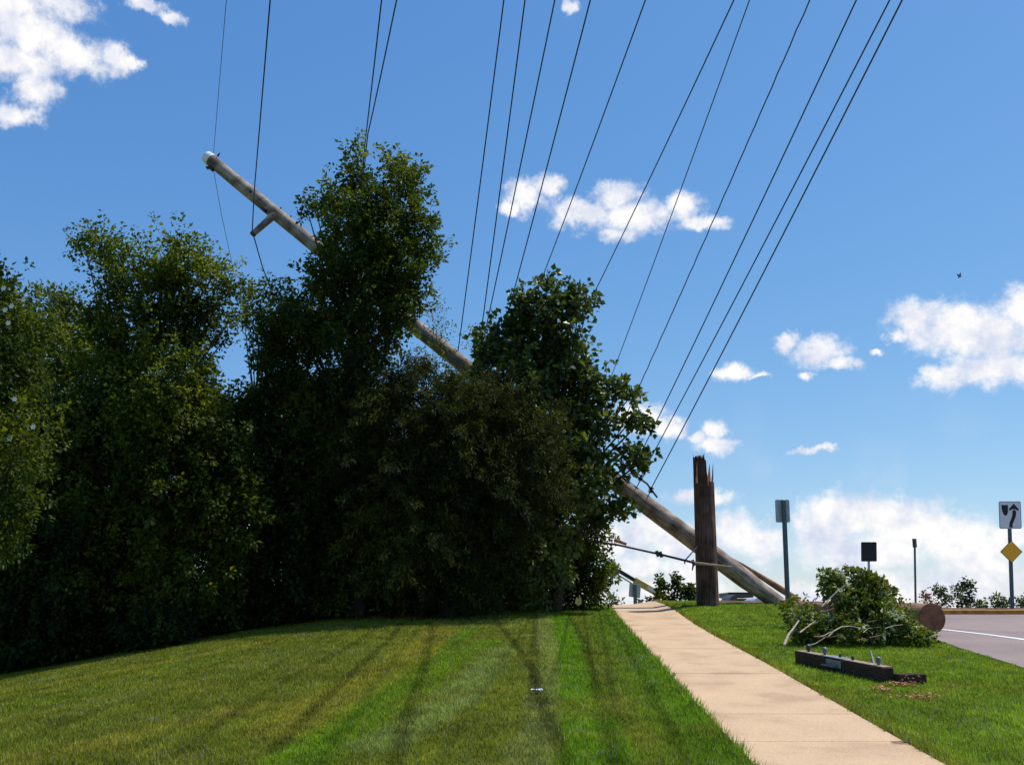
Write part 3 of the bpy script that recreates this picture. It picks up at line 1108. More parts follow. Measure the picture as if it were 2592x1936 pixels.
tree('broadleaf_tree', 'small bluish green tree standing low between the two tallest treetops', 'tree', GT, 680, 23.2, [
    (640, 730, 32), (615, 770, 16), (628, 800, 22), (690, 745, 42), (735, 770, 45), (655, 805, 44), (700, 830, 55), (676, 870, 38), (710, 930, 55), (740, 900, 50), (760, 1000, 70)],
    'leaf_a', 23, dens=26, leaf=0.095, trunk_r=0.1, tbase=0.5, jit=0.5)
tree('broadleaf_tree', 'feathery low treetop at the back between left edge and rounded tree', 'tree', GT, 150, 24.0, [
    (130, 760, 38), (180, 780, 38), (100, 820, 60), (200, 830, 55), (150, 900, 90), (60, 900, 90), (240, 930, 80), (150, 1020, 110)],
    'leaf_a', 24, dens=36, leaf=0.10, trunk_r=0.12, tbase=0.55, jit=0.5)
tree('broadleaf_tree', 'nearest tree cut by the left edge of the picture with bright leaves', 'tree', GT, -90, 15.0, [
    (-30, 740, 75), (20, 760, 60), (40, 830, 62), (-20, 880, 110), (40, 920, 70), (10, 1020, 100), (50, 1110, 75), (-30, 1150, 120), (15, 1250, 80), (0, 1340, 70)],
    'leaf_a', 25, dens=36, per=46, leaf=0.085, trunk_r=0.13, tbase=0.28, jit=0.5)
tree('heart_leaf_tree', 'broad-leaved tree with large round leaves overhanging the sidewalk side', 'tree', GT, 1400, 24.0, [
    (1378, 718, 26), (1355, 755, 36), (1410, 755, 36), (1445, 748, 28), (1470, 765, 30), (1488, 775, 22), (1320, 780, 40), (1460, 820, 32), (1390, 815, 55), (1300, 830, 45), (1350, 870, 80),
    (1430, 900, 58), (1260, 880, 55), (1490, 950, 45), (1400, 960, 90), (1535, 985, 36), (1570, 1000, 16), (1598, 1000, 5), (1485, 1040, 62), (1300, 980, 110), (1538, 1070, 28), (1600, 1062, 8), (1625, 1064, 5), (1588, 1142, 14), (1612, 1156, 6), (1628, 1164, 4),
    (1506, 1135, 36), (1415, 1120, 100), (1500, 1215, 44), (1545, 1272, 14), (1580, 1284, 4), (1445, 1230, 88), (1350, 1180, 120), (1510, 1300, 36)],
    'leaf_c', 26, dens=20, per=27, leaf=0.165, wid=0.85, spread=0.15, trunk_r=0.16, tbase=0.45, jit=0.4, flat=0.4)
tree('cedar_tree', 'dark olive cedar with drooping feathery sprays in front of the broken pole', 'tree', GT, 1130, 22.2, [
    (1150, 975, 42), (1075, 930, 40), (1235, 975, 48), (1010, 960, 70), (1150, 1040, 95), (1290, 1020, 80), (1000, 1080, 120), (1170, 1110, 150), (1320, 1100, 110),
    (960, 1200, 130), (1120, 1240, 150), (1280, 1230, 130), (1020, 1340, 140), (1200, 1350, 130), (1110, 1440, 120)],
    'cedar', 27, dens=38, per=95, leaf=0.12, wid=0.24, spread=0.085, ln=(0.6, 1.3), trunk_r=0.18, droop=0.28, up=0.0, tbase=0.4, jit=0.6)
tree('young_tree', 'small bushy tree at the sidewalk end of the thicket reaching the ground', 'tree', GT, 1460, 25.2, [
    (1500, 1330, 40), (1470, 1370, 62), (1490, 1430, 52), (1520, 1440, 28), (1505, 1490, 42), (1440, 1440, 80), (1400, 1500, 70), (1470, 1520, 50), (1380, 1380, 90), (1330, 1460, 80)],
    'leaf_b', 28, dens=30, per=44, leaf=0.11, wid=0.6, trunk_r=0.08, tbase=0.4, jit=0.3)
tree('dense_tree', 'dense shaded tree filling the middle of the thicket below the spire-shaped tree', 'tree', GT, 760, 23.3, [
    (640, 1068, 84), (760, 1060, 110), (880, 1040, 110), (620, 1180, 130), (780, 1190, 140), (900, 1160, 120), (660, 1320, 150), (840, 1320, 150), (720, 1450, 150), (900, 1450, 130), (560, 1062, 62)],
    'leaf_a', 29, dens=44, per=50, leaf=0.12, trunk_r=0.17, tbase=0.35)
tree('dense_tree', 'dense shaded tree below the rounded two-lobed tree', 'tree', GT, 400, 20.9, [
    (300, 1090, 130), (460, 1120, 130), (560, 1150, 80), (250, 1220, 150), (420, 1250, 150), (560, 1300, 110), (300, 1390, 150), (480, 1420, 150), (400, 1530, 120), (400, 1600, 80), (330, 1590, 80), (470, 1580, 80)],
    'leaf_a', 30, dens=44, per=50, leaf=0.11, trunk_r=0.17, tbase=0.35)
tree('dense_tree', 'dense shaded tree just inside the left edge behind the nearest tree', 'tree', GT, 110, 20.6, [
    (120, 1090, 100), (40, 1090, 120), (190, 1260, 110), (80, 1240, 130), (150, 1400, 140), (20, 1400, 150), (110, 1530, 130), (240, 1500, 120), (-20, 1560, 120), (60, 1620, 90), (190, 1600, 80)],
    'leaf_a', 31, dens=44, per=50, leaf=0.11, trunk_r=0.15, tbase=0.33)
tree('dense_tree', 'grey-leaved bushy tree low in front of the cedar by the sidewalk end', 'tree', GT, 1250, 23.6, [
    (1200, 1230, 70), (1300, 1290, 90), (1380, 1260, 80), (1230, 1380, 110), (1350, 1400, 100), (1280, 1490, 90), (1160, 1480, 100), (1050, 1490, 90)],
    'leaf_c', 32, dens=40, per=36, leaf=0.12, wid=0.55, trunk_r=0.12, tbase=0.6)

# shrubs along the foot of the thicket, each its own plant
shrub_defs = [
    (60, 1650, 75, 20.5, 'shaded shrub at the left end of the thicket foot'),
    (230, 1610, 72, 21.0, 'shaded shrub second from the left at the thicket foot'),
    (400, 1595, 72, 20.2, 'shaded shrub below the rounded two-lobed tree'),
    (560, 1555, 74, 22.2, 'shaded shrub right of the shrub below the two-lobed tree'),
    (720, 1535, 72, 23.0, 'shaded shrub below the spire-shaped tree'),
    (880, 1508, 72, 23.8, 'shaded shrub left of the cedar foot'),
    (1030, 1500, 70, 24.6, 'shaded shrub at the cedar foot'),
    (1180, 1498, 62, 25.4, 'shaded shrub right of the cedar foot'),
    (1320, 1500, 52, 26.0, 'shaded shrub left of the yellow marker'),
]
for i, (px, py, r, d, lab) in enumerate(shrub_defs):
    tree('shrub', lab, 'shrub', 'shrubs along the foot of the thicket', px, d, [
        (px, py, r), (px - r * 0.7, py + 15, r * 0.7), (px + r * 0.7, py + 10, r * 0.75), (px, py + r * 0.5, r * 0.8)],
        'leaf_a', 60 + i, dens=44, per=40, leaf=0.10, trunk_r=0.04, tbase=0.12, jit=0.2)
# thin bare-topped saplings against the sky
for i, (px, py, d, hgt, lab) in enumerate([(1108, 770, 25.6, 95, 'thin wispy sapling poking up right of the tallest treetop beside the pole'),
                                          (1212, 840, 25.8, 90, 'thin wispy sapling poking up left of the round-leaved tree')]):
    tree('sapling', lab, 'sapling', 'wispy saplings behind the pole', px, d, [
        (px, py, 18), (px - 12, py + 35, 20), (px + 14, py + 45, 22), (px, py + 80, 26), (px - 8, py + 120, 30)],
        'leaf_a', 80 + i, dens=26, per=16, leaf=0.08, trunk_r=0.05, tbase=0.5, jit=0.1)

# ------------------------------------------------------------------ the broken stub
STD = 24.6
sb = at(1792, 1536, STD)
sb.z = float(gz(sb.x, sb.y)) - 0.15
st_top = at(1779, 1155, STD)
stub = empty('pole_stub', Vector((sb.x, sb.y, sb.z + 0.15)), 'upright stump of a snapped wooden utility pole with a jagged red top', 'pole stump')
ax = (st_top - sb)
H = ax.length
axn = ax.normalized()
ex = Vector((1, 0, 0)) - axn * axn.x
ex.normalize()
ey = axn.cross(ex)
R0, R1 = sz(27.5, STD), sz(25.0, STD)
seg, rings = 64, 34
step_h = sz(1155 + 70, STD) - sz(1155, STD)


def top_h(x, y):
    """height of the break over the section, x to the right, y away from the viewer, both -1..1"""
    q = math.sin(x * 23 + y * 7) * 0.03 + math.sin(x * 51 + y * 13) * 0.025
    if x < 0.10:
        return H - 0.05 + q * 1.2 - 0.22 * max(0, x + 0.12) * 2
    if x < 0.36:
        return H - 0.55 - 0.45 * (x - 0.10) / 0.26 + q * 3.2
    return H - 0.70 + q * 0.5


vs, uvs, fs = [], [], []
for i in range(rings + 1):
    t = i / rings
    for k in range(seg):
        a = 2 * math.pi * k / seg
        cxn, cyn = math.cos(a), math.sin(a)
        h = top_h(cxn, cyn)
        z = t * h if t < 1 else h
        rr = (R0 + (R1 - R0) * (z / H)) * (1 + 0.012 * math.sin(5 * a + z * 0.8) + 0.012 * math.sin(11 * a))
        vs.append(sb + axn * z + ex * cxn * rr + ey * cyn * rr)
        uvs.append((a * R0, z))
for i in range(rings):
    for k in range(seg):
        k2 = (k + 1) % seg
        fs.append((i * seg + k, i * seg + k2, (i + 1) * seg + k2, (i + 1) * seg + k))
mb = MB()
mb.add(vs, fs, uvs)
mb.build('trunk', M['stub_wood'], stub, smooth=True, sharp=40)
# torn face: a height field over the section
nr = 14
vs, fs = [], []
for i in range(nr + 1):
    r_ = i / nr * 0.985
    for k in range(seg):
        a = 2 * math.pi * k / seg
        x, y = math.cos(a) * r_, math.sin(a) * r_
        h = top_h(x, y) + (R.uniform(-0.09, 0.02) if i < nr else -0.01)
        rr = R0 + (R1 - R0) * (h / H)
        vs.append(sb + axn * h + ex * x * rr + ey * y * rr)
for i in range(nr):
    for k in range(seg):
        k2 = (k + 1) % seg
        fs.append((i * seg + k, i * seg + k2, (i + 1) * seg + k2, (i + 1) * seg + k)[::-1])
mb = MB()
mb.add(vs, fs)
mb.build('torn_top', M['red_wood'], stub)


def shard(name, mat, x, y, h0, h1, w, thick, bend=0.0):
    """long pointed splinter"""
    mb = MB()
    vs = []
    n = 6
    for i in range(n + 1):
        t = i / n
        f = (1 - t) ** 0.6 * (1 + 0.15 * math.sin(i * 2.3))
        c = sb + axn * (h0 + (h1 - h0) * t) + ex * (x * R1 + bend * t * t) + ey * (y * R1)
        for (sx, sy) in ((-1, -1), (1, -1), (1, 1), (-1, 1)):
            vs.append(c + ex * sx * w * f * 0.5 + ey * sy * thick * f * 0.5)
    fs = [(3, 2, 1, 0), (n * 4, n * 4 + 1, n * 4 + 2, n * 4 + 3)]
    for i in range(n):
        for k in range(4):
            fs.append((i * 4 + k, i * 4 + (k + 1) % 4, (i + 1) * 4 + (k + 1) % 4, (i + 1) * 4 + k))
    mb.add(vs, fs)
    return mb.build(name, mat, stub)


for (x, y, h0, h1, w, th, b, mt) in [
    (-0.93, -0.2, H - 0.9, H + 0.10, 0.05, 0.08, -0.03, 'stub_wood'), (-0.30, -0.55, H - 0.7, H + 0.06, 0.06, 0.06, 0.0, 'red_wood'),
    (-0.62, -0.62, H - 0.75, H + 0.02, 0.16, 0.05, 0.0, 'red_wood'), (-0.08, -0.70, H - 0.9, H + 0.09, 0.08, 0.07, 0.01, 'red_wood'),
    (0.03, -0.3, H - 1.0, H - 0.02, 0.05, 0.10, 0.02, 'stub_wood'), (0.42, -0.45, H - 1.0, H - 0.20, 0.09, 0.09, 0.04, 'red_wood'),
    (0.52, -0.2, H - 1.0, H - 0.22, 0.07, 0.07, 0.03, 'stub_wood'), (0.22, -0.75, H - 1.15, H - 0.48, 0.10, 0.05, 0.0, 'red_wood'),
    (0.86, -0.1, H - 1.0, H - 0.14, 0.045, 0.05, 0.04, 'stub_wood'), (0.30, 0.3, H - 0.9, H - 0.42, 0.08, 0.10, 0.0, 'red_wood'),
    (-0.5, 0.4, H - 0.5, H + 0.04, 0.12, 0.12, 0.0, 'red_wood')]:
    shard('splinter', M[mt], x, y, h0, h1, w, th, b)
for q in range(16):
    x = random.uniform(-0.85, 0.85)
    y = random.uniform(-0.75, 0.3) * (1 - abs(x) * 0.5)
    hb = top_h(x, y)
    shard('splinter', M[random.choice(['red_wood', 'stub_wood', 'red_wood'])], x, y, hb - 0.35, hb + random.uniform(0.02, 0.16), random.uniform(0.02, 0.05), random.uniform(0.02, 0.05), random.uniform(-0.04, 0.04))
# short board lying against the foot of the stub
o = MB()
bl, br = at(1727, 1534, 24.4), at(1766, 1535, 24.5)
o.box((bl + br) / 2 + Vector((0, 0, -0.02)), (br - bl) / 2, (0, 0.12, 0), (0, 0, 0.055), 0.008)
tag(o.build('board', M['timber_dark']), 'short dark board lying at the left foot of the jagged stump', 'board')

# ------------------------------------------------------------------ the leaning broken pole
PA, PB = at(1972, 1529, 25.7), at(528, 401, 27.2)
PB_ax = (PB - PA).normalized()
pole = empty('broken_pole', Vector((PA.x, PA.y, PA.z)), 'long grey wooden utility pole leaning up through the trees with a white tip', 'utility pole')
n = 40
pts, rads = [], []
for i in range(n + 1):
    t = i / n
    p = PA.lerp(PB, t) + Vector((0, 0, -0.22 * math.sin(math.pi * t)))
    pts.append(p)
    r = sz(24.5, 25.7) * (1 - t) + sz(17.0, 27.2) * t
    if t < 0.03:
        r *= 0.80
    rads.append(r * (1 + 0.012 * math.sin(i * 1.9)))
MB().tube(pts, rads, 32).build('shaft', M['pole_wood'], pole, smooth=True, sharp=50)
# white cap at the tip
MB().tube([PB - PB_ax * 0.13, PB - PB_ax * 0.02, PB + PB_ax * 0.10, PB + PB_ax * 0.15], [rads[-1] + 0.012, rads[-1] + 0.014, rads[-1] * 0.96, rads[-1] * 0.62], 28).build('cap', M['white_cap'], pole, smooth=True, sharp=50)
# bracket under the tip
side = PB_ax.cross(Vector((0, 1, 0))).normalized()
if side.z > 0:
    side = -side
bp = at(536, 425, 27.1)
mb = MB()
mb.box(bp + side * 0.02, PB_ax * 0.10, Vector((0, 0.07, 0)), side * 0.06, 0.01)
mb.box(bp + side * 0.09 - PB_ax * (-0.11), PB_ax * 0.04, Vector((0, 0.05, 0)), side * 0.035, 0.008)
mb.build('tip_bracket', M['dark_steel'], pole)
mb = MB()
mb.tube([at(556, 388, 27.1), at(551, 396, 27.1)], [0.02, 0.035], 8)
mb.build('bolt', M['dark_steel'], pole)


def pole_pt(px, d=None):
    """point of the pole's centre line seen in column px"""
    best, bi = 1e9, 0
    for i in range(401):
        p = PA.lerp(PB, i / 400) + Vector((0, 0, -0.22 * math.sin(math.pi * i / 400)))
        v = p - Vector((0, 0, EYE))
        x = CX + F * v.x / (v.y * cp + v.z * sp)
        if abs(x - px) < best:
            best, bi, bpnt = abs(x - px), i, p
    return bpnt, bi / 400


for px in (697, 722):
    c, _ = pole_pt(px)
    MB().tube([c - side * 0.15, c - side * 0.26], [0.03, 0.026], 8).build('bolt', M['dark_steel'], pole)
# wooden arm that stands off the pole and carries a cable
c, _ = pole_pt(703)
root_ = at(690, 548, 26.85)
tip_ = at(641, 592, 26.75)
arm_mb = MB()
arm_mb.tube([c, root_, root_.lerp(tip_, 0.5), tip_], [0.20, 0.125, 0.105, 0.092], 14)
arm = arm_mb.build('stand_off_arm', M['pole_wood'], pole, smooth=True, sharp=60)
MB().box(at(671, 533, 26.85), PB_ax * 0.05, Vector((0, 0.08, 0)), side * 0.06, 0.01).build('arm_bracket', M['dark_steel'], pole)
MB().tube([tip_ + (tip_ - root_).normalized() * -0.02, tip_ + (tip_ - root_).normalized() * 0.06], [0.105, 0.085], 12).build('arm_clamp', M['dark_steel'], pole)
# dark bolt head facing the viewer and a lump under the lower pole
c, _ = pole_pt(637)
MB().tube([c + Vector((0, -0.16, -0.02)), c + Vector((0, -0.22, -0.02))], [0.05, 0.045], 8).build('bolt', M['dark_steel'], pole)
c, _ = pole_pt(1688)
q = at(1686, 1331, 25.95)
MB().tube([q - PB_ax * 0.20 - side * 0.06, q - PB_ax * 0.08, q + PB_ax * 0.06, q + PB_ax * 0.24 - side * 0.08], [0.03, 0.095, 0.10, 0.03], 14).build('knot', M['pole_wood'], pole, smooth=True, sharp=80)
# standoff rod with three insulators above the lower pole
line_px = [(1548, 1152), (1575, 1172), (1601, 1196), (1622, 1213), (1638, 1224), (1649, 1240), (1664, 1259)]
dd = 26.0
MB().tube([at(x, y, dd) for x, y in line_px], 0.028, 8).build('standoff_rod', M['dark_steel'], pole, smooth=True)
for (x, y, fx, fy) in [(1575, 1172, 1568, 1186), (1648, 1240, 1638, 1254), (1622, 1213, 1612, 1226)]:
    MB().tube([at(x, y, dd), at(fx, fy + 6, dd - 0.05)], 0.014, 6).build('rod_bracket', M['dark_steel'], pole)
INS = [(1601, 1193), (1622, 1209), (1648, 1239)]
for (x, y) in INS:
    c = at(x, y, dd)
    ins = MB()
    u = Vector((0.35, 0, 0.94)).normalized()
    for q in range(3):
        b0 = c - u * 0.09 + u * 0.06 * q
        ins.tube([b0, b0 + u * 0.02, b0 + u * 0.045], [0.045, 0.082, 0.04], 14)
    ins.build('insulator', M['ceramic'], pole, smooth=True, sharp=50)

# the slab of wood split away from the lower pole
mb = MB()
pts_ = [at(1838, 1404, 25.85), at(1880, 1428, 25.85), at(1925, 1456, 25.8), at(1975, 1487, 25.75), at(2020, 1516, 25.7)]
w_ = [0.02, 0.06, 0.10, 0.13, 0.12]
vs, fs = [], []
for p, w in zip(pts_, w_):
    for k in range(8):
        a = 2 * math.pi * k / 8
        vs.append(p + side * (math.cos(a) * w * (0.9 if math.cos(a) > 0 else 0.5)) + Vector((0, math.sin(a) * w * 0.8, 0)))
for i in range(4):
    for k in range(8):
        fs.append((i * 8 + k, i * 8 + (k + 1) % 8, (i + 1) * 8 + (k + 1) % 8, (i + 1) * 8 + k))
fs += [tuple(range(8))[::-1], tuple(32 + k for k in range(8))]
mb.add(vs, fs)
mb.build('split_slab', M['log_wood'], pole)
for q in range(9):
    a = pts_[-1].lerp(PA, random.random()) + Vector((random.uniform(-0.1, 0.2), random.uniform(-0.2, 0.1), random.uniform(-0.15, 0.1)))
    b = a + (-PB_ax * random.uniform(0.2, 0.45)) + Vector((0, 0, random.uniform(-0.02, 0.16)))
    MB().tube([a, a.lerp(b, 0.5), b], [0.035, 0.024, 0.004], 5).build('splinter', M['red_wood'], pole)

# ------------------------------------------------------------------ the butt log
LA, LB = at(1985, 1540, 25.6), at(2360, 1564, 19.4)
LBx = (LB - LA).normalized()
log = empty('pole_log', Vector(((LA.x + LB.x) / 2, (LA.y + LB.y) / 2, float(gz((LA.x + LB.x) / 2, (LA.y + LB.y) / 2)))),
            'thick reddish brown butt section of the broken pole lying behind the brush pile', 'log')
n = 24
MB().tube([LA.lerp(LB, i / n) for i in range(n + 1)], [0.21 + 0.085 * (i / n) + 0.004 * math.sin(i * 2.1) for i in range(n + 1)], 40).build('trunk', M['log_wood'], log, smooth=True, sharp=50)
mb = MB()
# the cut face, slightly dished with rings
u1 = LBx.cross(Vector((0, 0, 1))).normalized()
u2 = u1.cross(LBx)
vs, fs = [], []
ns, nr = 40, 12
for i in range(nr + 1):
    r_ = 0.292 * i / nr
    for k in range(ns):
        a = 2 * math.pi * k / ns
        vs.append(LB + LBx * (0.006 + (0.006 if i % 2 else 0) + R.uniform(0, 0.004)) + u1 * math.cos(a) * r_ + u2 * math.sin(a) * r_)
for i in range(nr):
    for k in range(ns):
        k2 = (k + 1) % ns
        fs.append((i * ns + k, i * ns + k2, (i + 1) * ns + k2, (i + 1) * ns + k))
mb.add(vs, fs)
mb.build('cut_face', M['log_end'], log)

# ------------------------------------------------------------------ cables
GC = 'power cables fanning down to the broken pole'


def cable(name, pts, r, label, d_back=-4.0, sag=0.06, wave=0.0, extra=None):
    """pts: (px, py, depth) from the pole outwards; runs on overhead past the viewer"""
    P = [at(*p) for p in pts]
    a, b = P[-2], P[-1]
    d = (b - a)
    t = (b.y - d_back) / -d.y if d.y < 0 else 0
    out = b + d * t
    out.z = b.z + (out.z - b.z) * 0.72
    full = P[:-1]
    seg_ = 46
    for i in range(seg_ + 1):
        s = i / seg_
        q = a.lerp(b, s) if i else a
        q = q + Vector((0, 0, -sag * 4 * s * (1 - s)))
        if wave:
            q = q + Vector((wave * math.sin(i * 2.4), 0, wave * math.cos(i * 2.0)))
        if i:
            full.append(q)
    for i in range(1, 13):
        s = i / 12
        q = b.lerp(out, s)
        q.z = b.z + d.z * t * s * (1 - 0.28 * s) 
        full.append(q)
    mb = MB()
    mb.tube(full, r, 7)
    o = mb.build(name, M['cable'], None, smooth=True)
    return tag(o, label, 'power cable', GC)


cable('power_cable', [(592, 690, 28.6), (560, 540, 27.9), (541, 434, 27.1), (541, 382, 27.15), (573, 0, 18.5)], 0.008,
      'hair-thin cable over the white pole tip, leftmost of all cables')
cable('power_cable', [(690, 745, 28.2), (664, 675, 27.6), (642, 597, 26.65), (638, 590, 26.55), (644, 478, 26.2), (684, 0, 18.0)], 0.018,
      'black cable tied to the stand-off arm near the pole tip')
cable('power_cable', [(905, 560, 24.6), (926, 345, 23.4), (966, 0, 17.5)], 0.017, 'left cable of the pair that drops into the tallest treetop')
cable('power_cable', [(908, 560, 24.7), (931, 340, 23.5), (1004, 0, 17.3)], 0.017, 'right cable of the pair that drops into the tallest treetop')
defs = [((1158, 900, 26.70), (1275.5, 0, 16.5), 'first cable right of the tallest tree, ending on bare pole'),
        ((1205, 935, 26.60), (1329, 0, 16.0), 'second cable right of the tallest tree, beside the wispy sapling'),
        ((1214, 905, 26.60), (1404.5, 0, 15.7), 'third cable right of the tallest tree, converging with its left neighbour'),
        ((1278, 820, 26.50), (1494.5, 0, 15.4), 'fourth cable, entering the left side of the round-leaved treetop'),
        ((1362, 730, 26.40), (1634, 0, 15.0), 'fifth cable, entering the tip of the round-leaved treetop'),
        ((1480, 790, 26.30), (1858, 0, 14.6), 'sixth cable, entering the right side of the round-leaved treetop'),
        ((1535, 985, 26.20), (1897.5, 0, 14.3), 'seventh cable, thin, ending at the right slope of the round-leaved tree'),
        ((1560, 1105, 26.10), (2050, 0, 14.0), 'eighth cable, twisted, ending where round leaves cross the small cloud'),
        ((1601, 1190, 26.00), (2168, 0, 13.6), 'ninth cable, tied to the upper insulator above the pole'),
        ((1622, 1206, 26.00), (2252.5, 0, 13.2), 'tenth cable, tied to the middle insulator above the pole'),
        ((1648, 1236, 26.00), (2284, 0, 13.0), 'rightmost cable, tied to the lowest insulator above the pole')]
for i, (a, b, lab) in enumerate(defs):
    r = [0.0150, 0.0150, 0.0145, 0.015, 0.0135, 0.0135, 0.0105, 0.0125, 0.0135, 0.0135, 0.0145][i]
    cable('power_cable', [a, b], r, lab, wave=0.005 if i == 7 else 0.0)
# slack strand above the pole
tag(MB().tube([at(1548, 1135, 26), at(1575, 1158, 26), at(1604, 1188, 25.95), at(1622, 1203, 25.95)], 0.008, 6).build('tie_wire', M['cable'], None, smooth=True),
    'thin slack wire between foliage and the insulators above the pole', 'wire')

# ------------------------------------------------------------------ guy strut across the stump
D2 = 24.15
strut = empty('crossarm_rod', at(1660, 1399, D2), 'thin dark rod with clamps slanting from the trees across the jagged stump', 'rod')
sp_ = [at(1483, 1366, D2 + 0.1), at(1560, 1378, D2 + 0.05), at(1664, 1401, D2), at(1758, 1424, D2 - 0.05)]
MB().tube(sp_, [0.026, 0.026, 0.028, 0.032], 10).build('rod', M['dark_steel'], strut, smooth=True)
MB().tube([at(1758, 1424, D2 - 0.05), at(1852, 1435, D2 - 0.1)], [0.036, 0.026], 10).build('bare_end', M['timber_top'], strut, smooth=True)
for (x, y) in [(1664, 1401), (1673, 1403), (1755, 1424)]:
    c = at(x, y, D2)
    MB().tube([c + Vector((0.02, 0, -0.075)), c + Vector((-0.02, 0, 0.075))], [0.042, 0.042], 8).build('clamp', M['dark_steel'], strut)
c1, c2 = at(1733, 1419, D2 - 0.02), at(1766, 1382, D2 + 0.2)
MB().tube([c1 + Vector((0.0, 0, -0.08)), c1, c2], [0.018, 0.02, 0.014], 8).build('brace', M['steel'], strut)
MB().tube([at(1756, 1424, D2 - 0.03), at(1752, 1444, D2 - 0.03)], [0.035, 0.012], 8).build('tip', M['dark_steel'], strut)
tag(MB().tube([at(1555, 1366, 24.2), at(1586, 1377, 24.2)], [0.05, 0.035], 8).build('dead_branch', M['red_bark']), 'reddish broken branch stub resting on the thin rod by the trees', 'branch')

# ------------------------------------------------------------------ signs


def rrect(w, h, r, n=5):
    p = []
    for cx_, cy_, a0 in ((w / 2 - r, h / 2 - r, 0), (-w / 2 + r, h / 2 - r, 90), (-w / 2 + r, -h / 2 + r, 180), (w / 2 - r, -h / 2 + r, 270)):
        for k in range(n + 1):
            a = math.radians(a0 + 90 * k / n)
            p.append((cx_ + r * math.cos(a), cy_ + r * math.sin(a)))
    return p


def post(root, px_top, px_bot, py_top, d, w, mat, dback=0.03):
    top = at(px_top, py_top, d) + Vector((0, dback, 0))
    bx = at(px_bot, 1550, d).x
    bot = Vector((bx, d + dback, float(gz(bx, d)) - 0.15))
    mid = bot.lerp(top, 0.5)
    u = (top - bot) / 2
    MB().box(mid, (w / 2, 0, 0), (0, w / 2, 0), u, w * 0.12).build('post', mat, root)
    return u.normalized()


def sign_root(name, px, d, label, group=None):
    bx = at(px, 1550, d).x
    return empty(name, G(bx, d), label, 'road sign', group)


GS = 'road signs along the street'
# back of a small sign in front of the fallen pole
d = 20.6
s = sign_root('road_sign', 1987, d, 'blank grey back of a small sign on a green post beside the fallen pole', GS)
up_ = post(s, 1982, 1992, 1266, d, sz(10, d), M['sign_post'], dback=-0.05)
W_, H_ = sz(36, d), sz(57, d)
c = at(1981, 1293, d)
MB().prism(rrect(W_, H_, 0.03), c + Vector((0, 0.004, 0)), (1, 0, 0), up_, 0.006).build('panel', M['sign_back'], s)
for zz in (0.16, -0.16):
    MB().tube([c + up_ * zz + Vector((0, -0.090, 0)), c + up_ * zz + Vector((0, -0.104, 0))], 0.012, 8).build('bolt', M['steel'], s)

# keep right sign with a yellow diamond below it
d = 27.6
s = sign_root('road_sign', 2563, d, 'grey-white keep right sign with black arrow above an orange-yellow diamond', GS)
up_ = post(s, 2556, 2564, 1272, d, sz(7.5, d), M['sign_post'], dback=0.06)
W_, H_ = sz(56, d), sz(69, d)
c = at(2557, 1303, d)
ex_, ey_ = Vector((1, 0, 0)), up_
pn = MB().prism(rrect(W_, H_, 0.05), c, ex_, ey_, 0.008).build('panel', M['sign_back'], s)
MB().prism(rrect(W_ - 0.05, H_ - 0.05, 0.04), c + Vector((0, -0.003, 0)), ex_, ey_, 0.002).build('face', M['sign_white'], s)
k_ = W_ / 252.0
# traced in a 252 x 310 field of the panel: median shape and arrow


def fld(pts):
    return [((x - 126) * k_, (155 - y) * k_) for x, y in pts]


med = fld([(30, 42), (100, 42), (104, 60), (102, 110), (96, 140), (84, 158), (72, 163), (58, 158), (46, 138), (36, 105), (30, 70)])
MB().prism(med[::-1], c + Vector((0, -0.006, 0)), ex_, ey_, 0.002).build('median_symbol', M['sign_black'], s)
shaft_l = [(152, 100), (153, 130), (148, 165), (132, 205), (118, 235), (112, 262), (110, 296)]
shaft_r = [(148, 296), (149, 262), (158, 238), (174, 205), (190, 165), (194, 130), (190, 100)]
mb = MB()
for i in range(len(shaft_l) - 1):
    l0, l1 = shaft_l[i], shaft_l[i + 1]
    r0_, r1_ = shaft_r[-1 - i], shaft_r[-2 - i]
    mb.prism(fld([l0, l1, r1_, r0_]), c + Vector((0, -0.006, 0)), ex_, ey_, 0.002)
mb.prism(fld([(170, 26), (112, 88), (122, 108), (152, 90), (188, 90), (214, 108), (226, 92)]), c + Vector((0, -0.0065, 0)), ex_, ey_, 0.002)
mb.build('arrow_symbol', M['sign_black'], s)
c2_ = at(2560, 1396, d)
h2 = sz(28, d)
MB().prism([(0, h2), (-h2, 0), (0, -h2), (h2, 0)], c2_, ex_, ey_, 0.006).build('diamond_panel', M['sign_dark'], s)
h3 = h2 - 0.022
MB().prism([(0, h3), (-h3, 0), (0, -h3), (h3, 0)], c2_ + Vector((0, -0.003, 0)), ex_, ey_, 0.002).build('diamond_face', M['sign_yellow'], s)
MB().tube([at(2560, 1528, d) + Vector((0, 0.03, 0)), at(2560, 1512, d) + Vector((0, 0.03, 0))], 0.06, 8).build('post_sleeve', M['sign_post'], s)

# dark back of a sign with a diamond under it, over the brush
d = 37.0
s = sign_root('road_sign', 2201, d, 'black-looking back of a rectangular sign rising over the brush pile', GS)
up_ = post(s, 2200, 2200, 1376, d, sz(5, d), M['sign_back'], dback=0.06)
c = at(2199.5, 1396, d)
MB().prism(rrect(sz(39, d), sz(48, d), 0.04), c, (1, 0, 0), up_, 0.01).build('panel', M['sign_black'], s)
h2 = sz(24, d)
MB().prism([(0, h2), (-h2, 0), (0, -h2), (h2, 0)], at(2200, 1465, d) + Vector((0, 0.0, 0)), (1, 0, 0), up_, 0.008).build('diamond_panel', M['sign_black'], s)

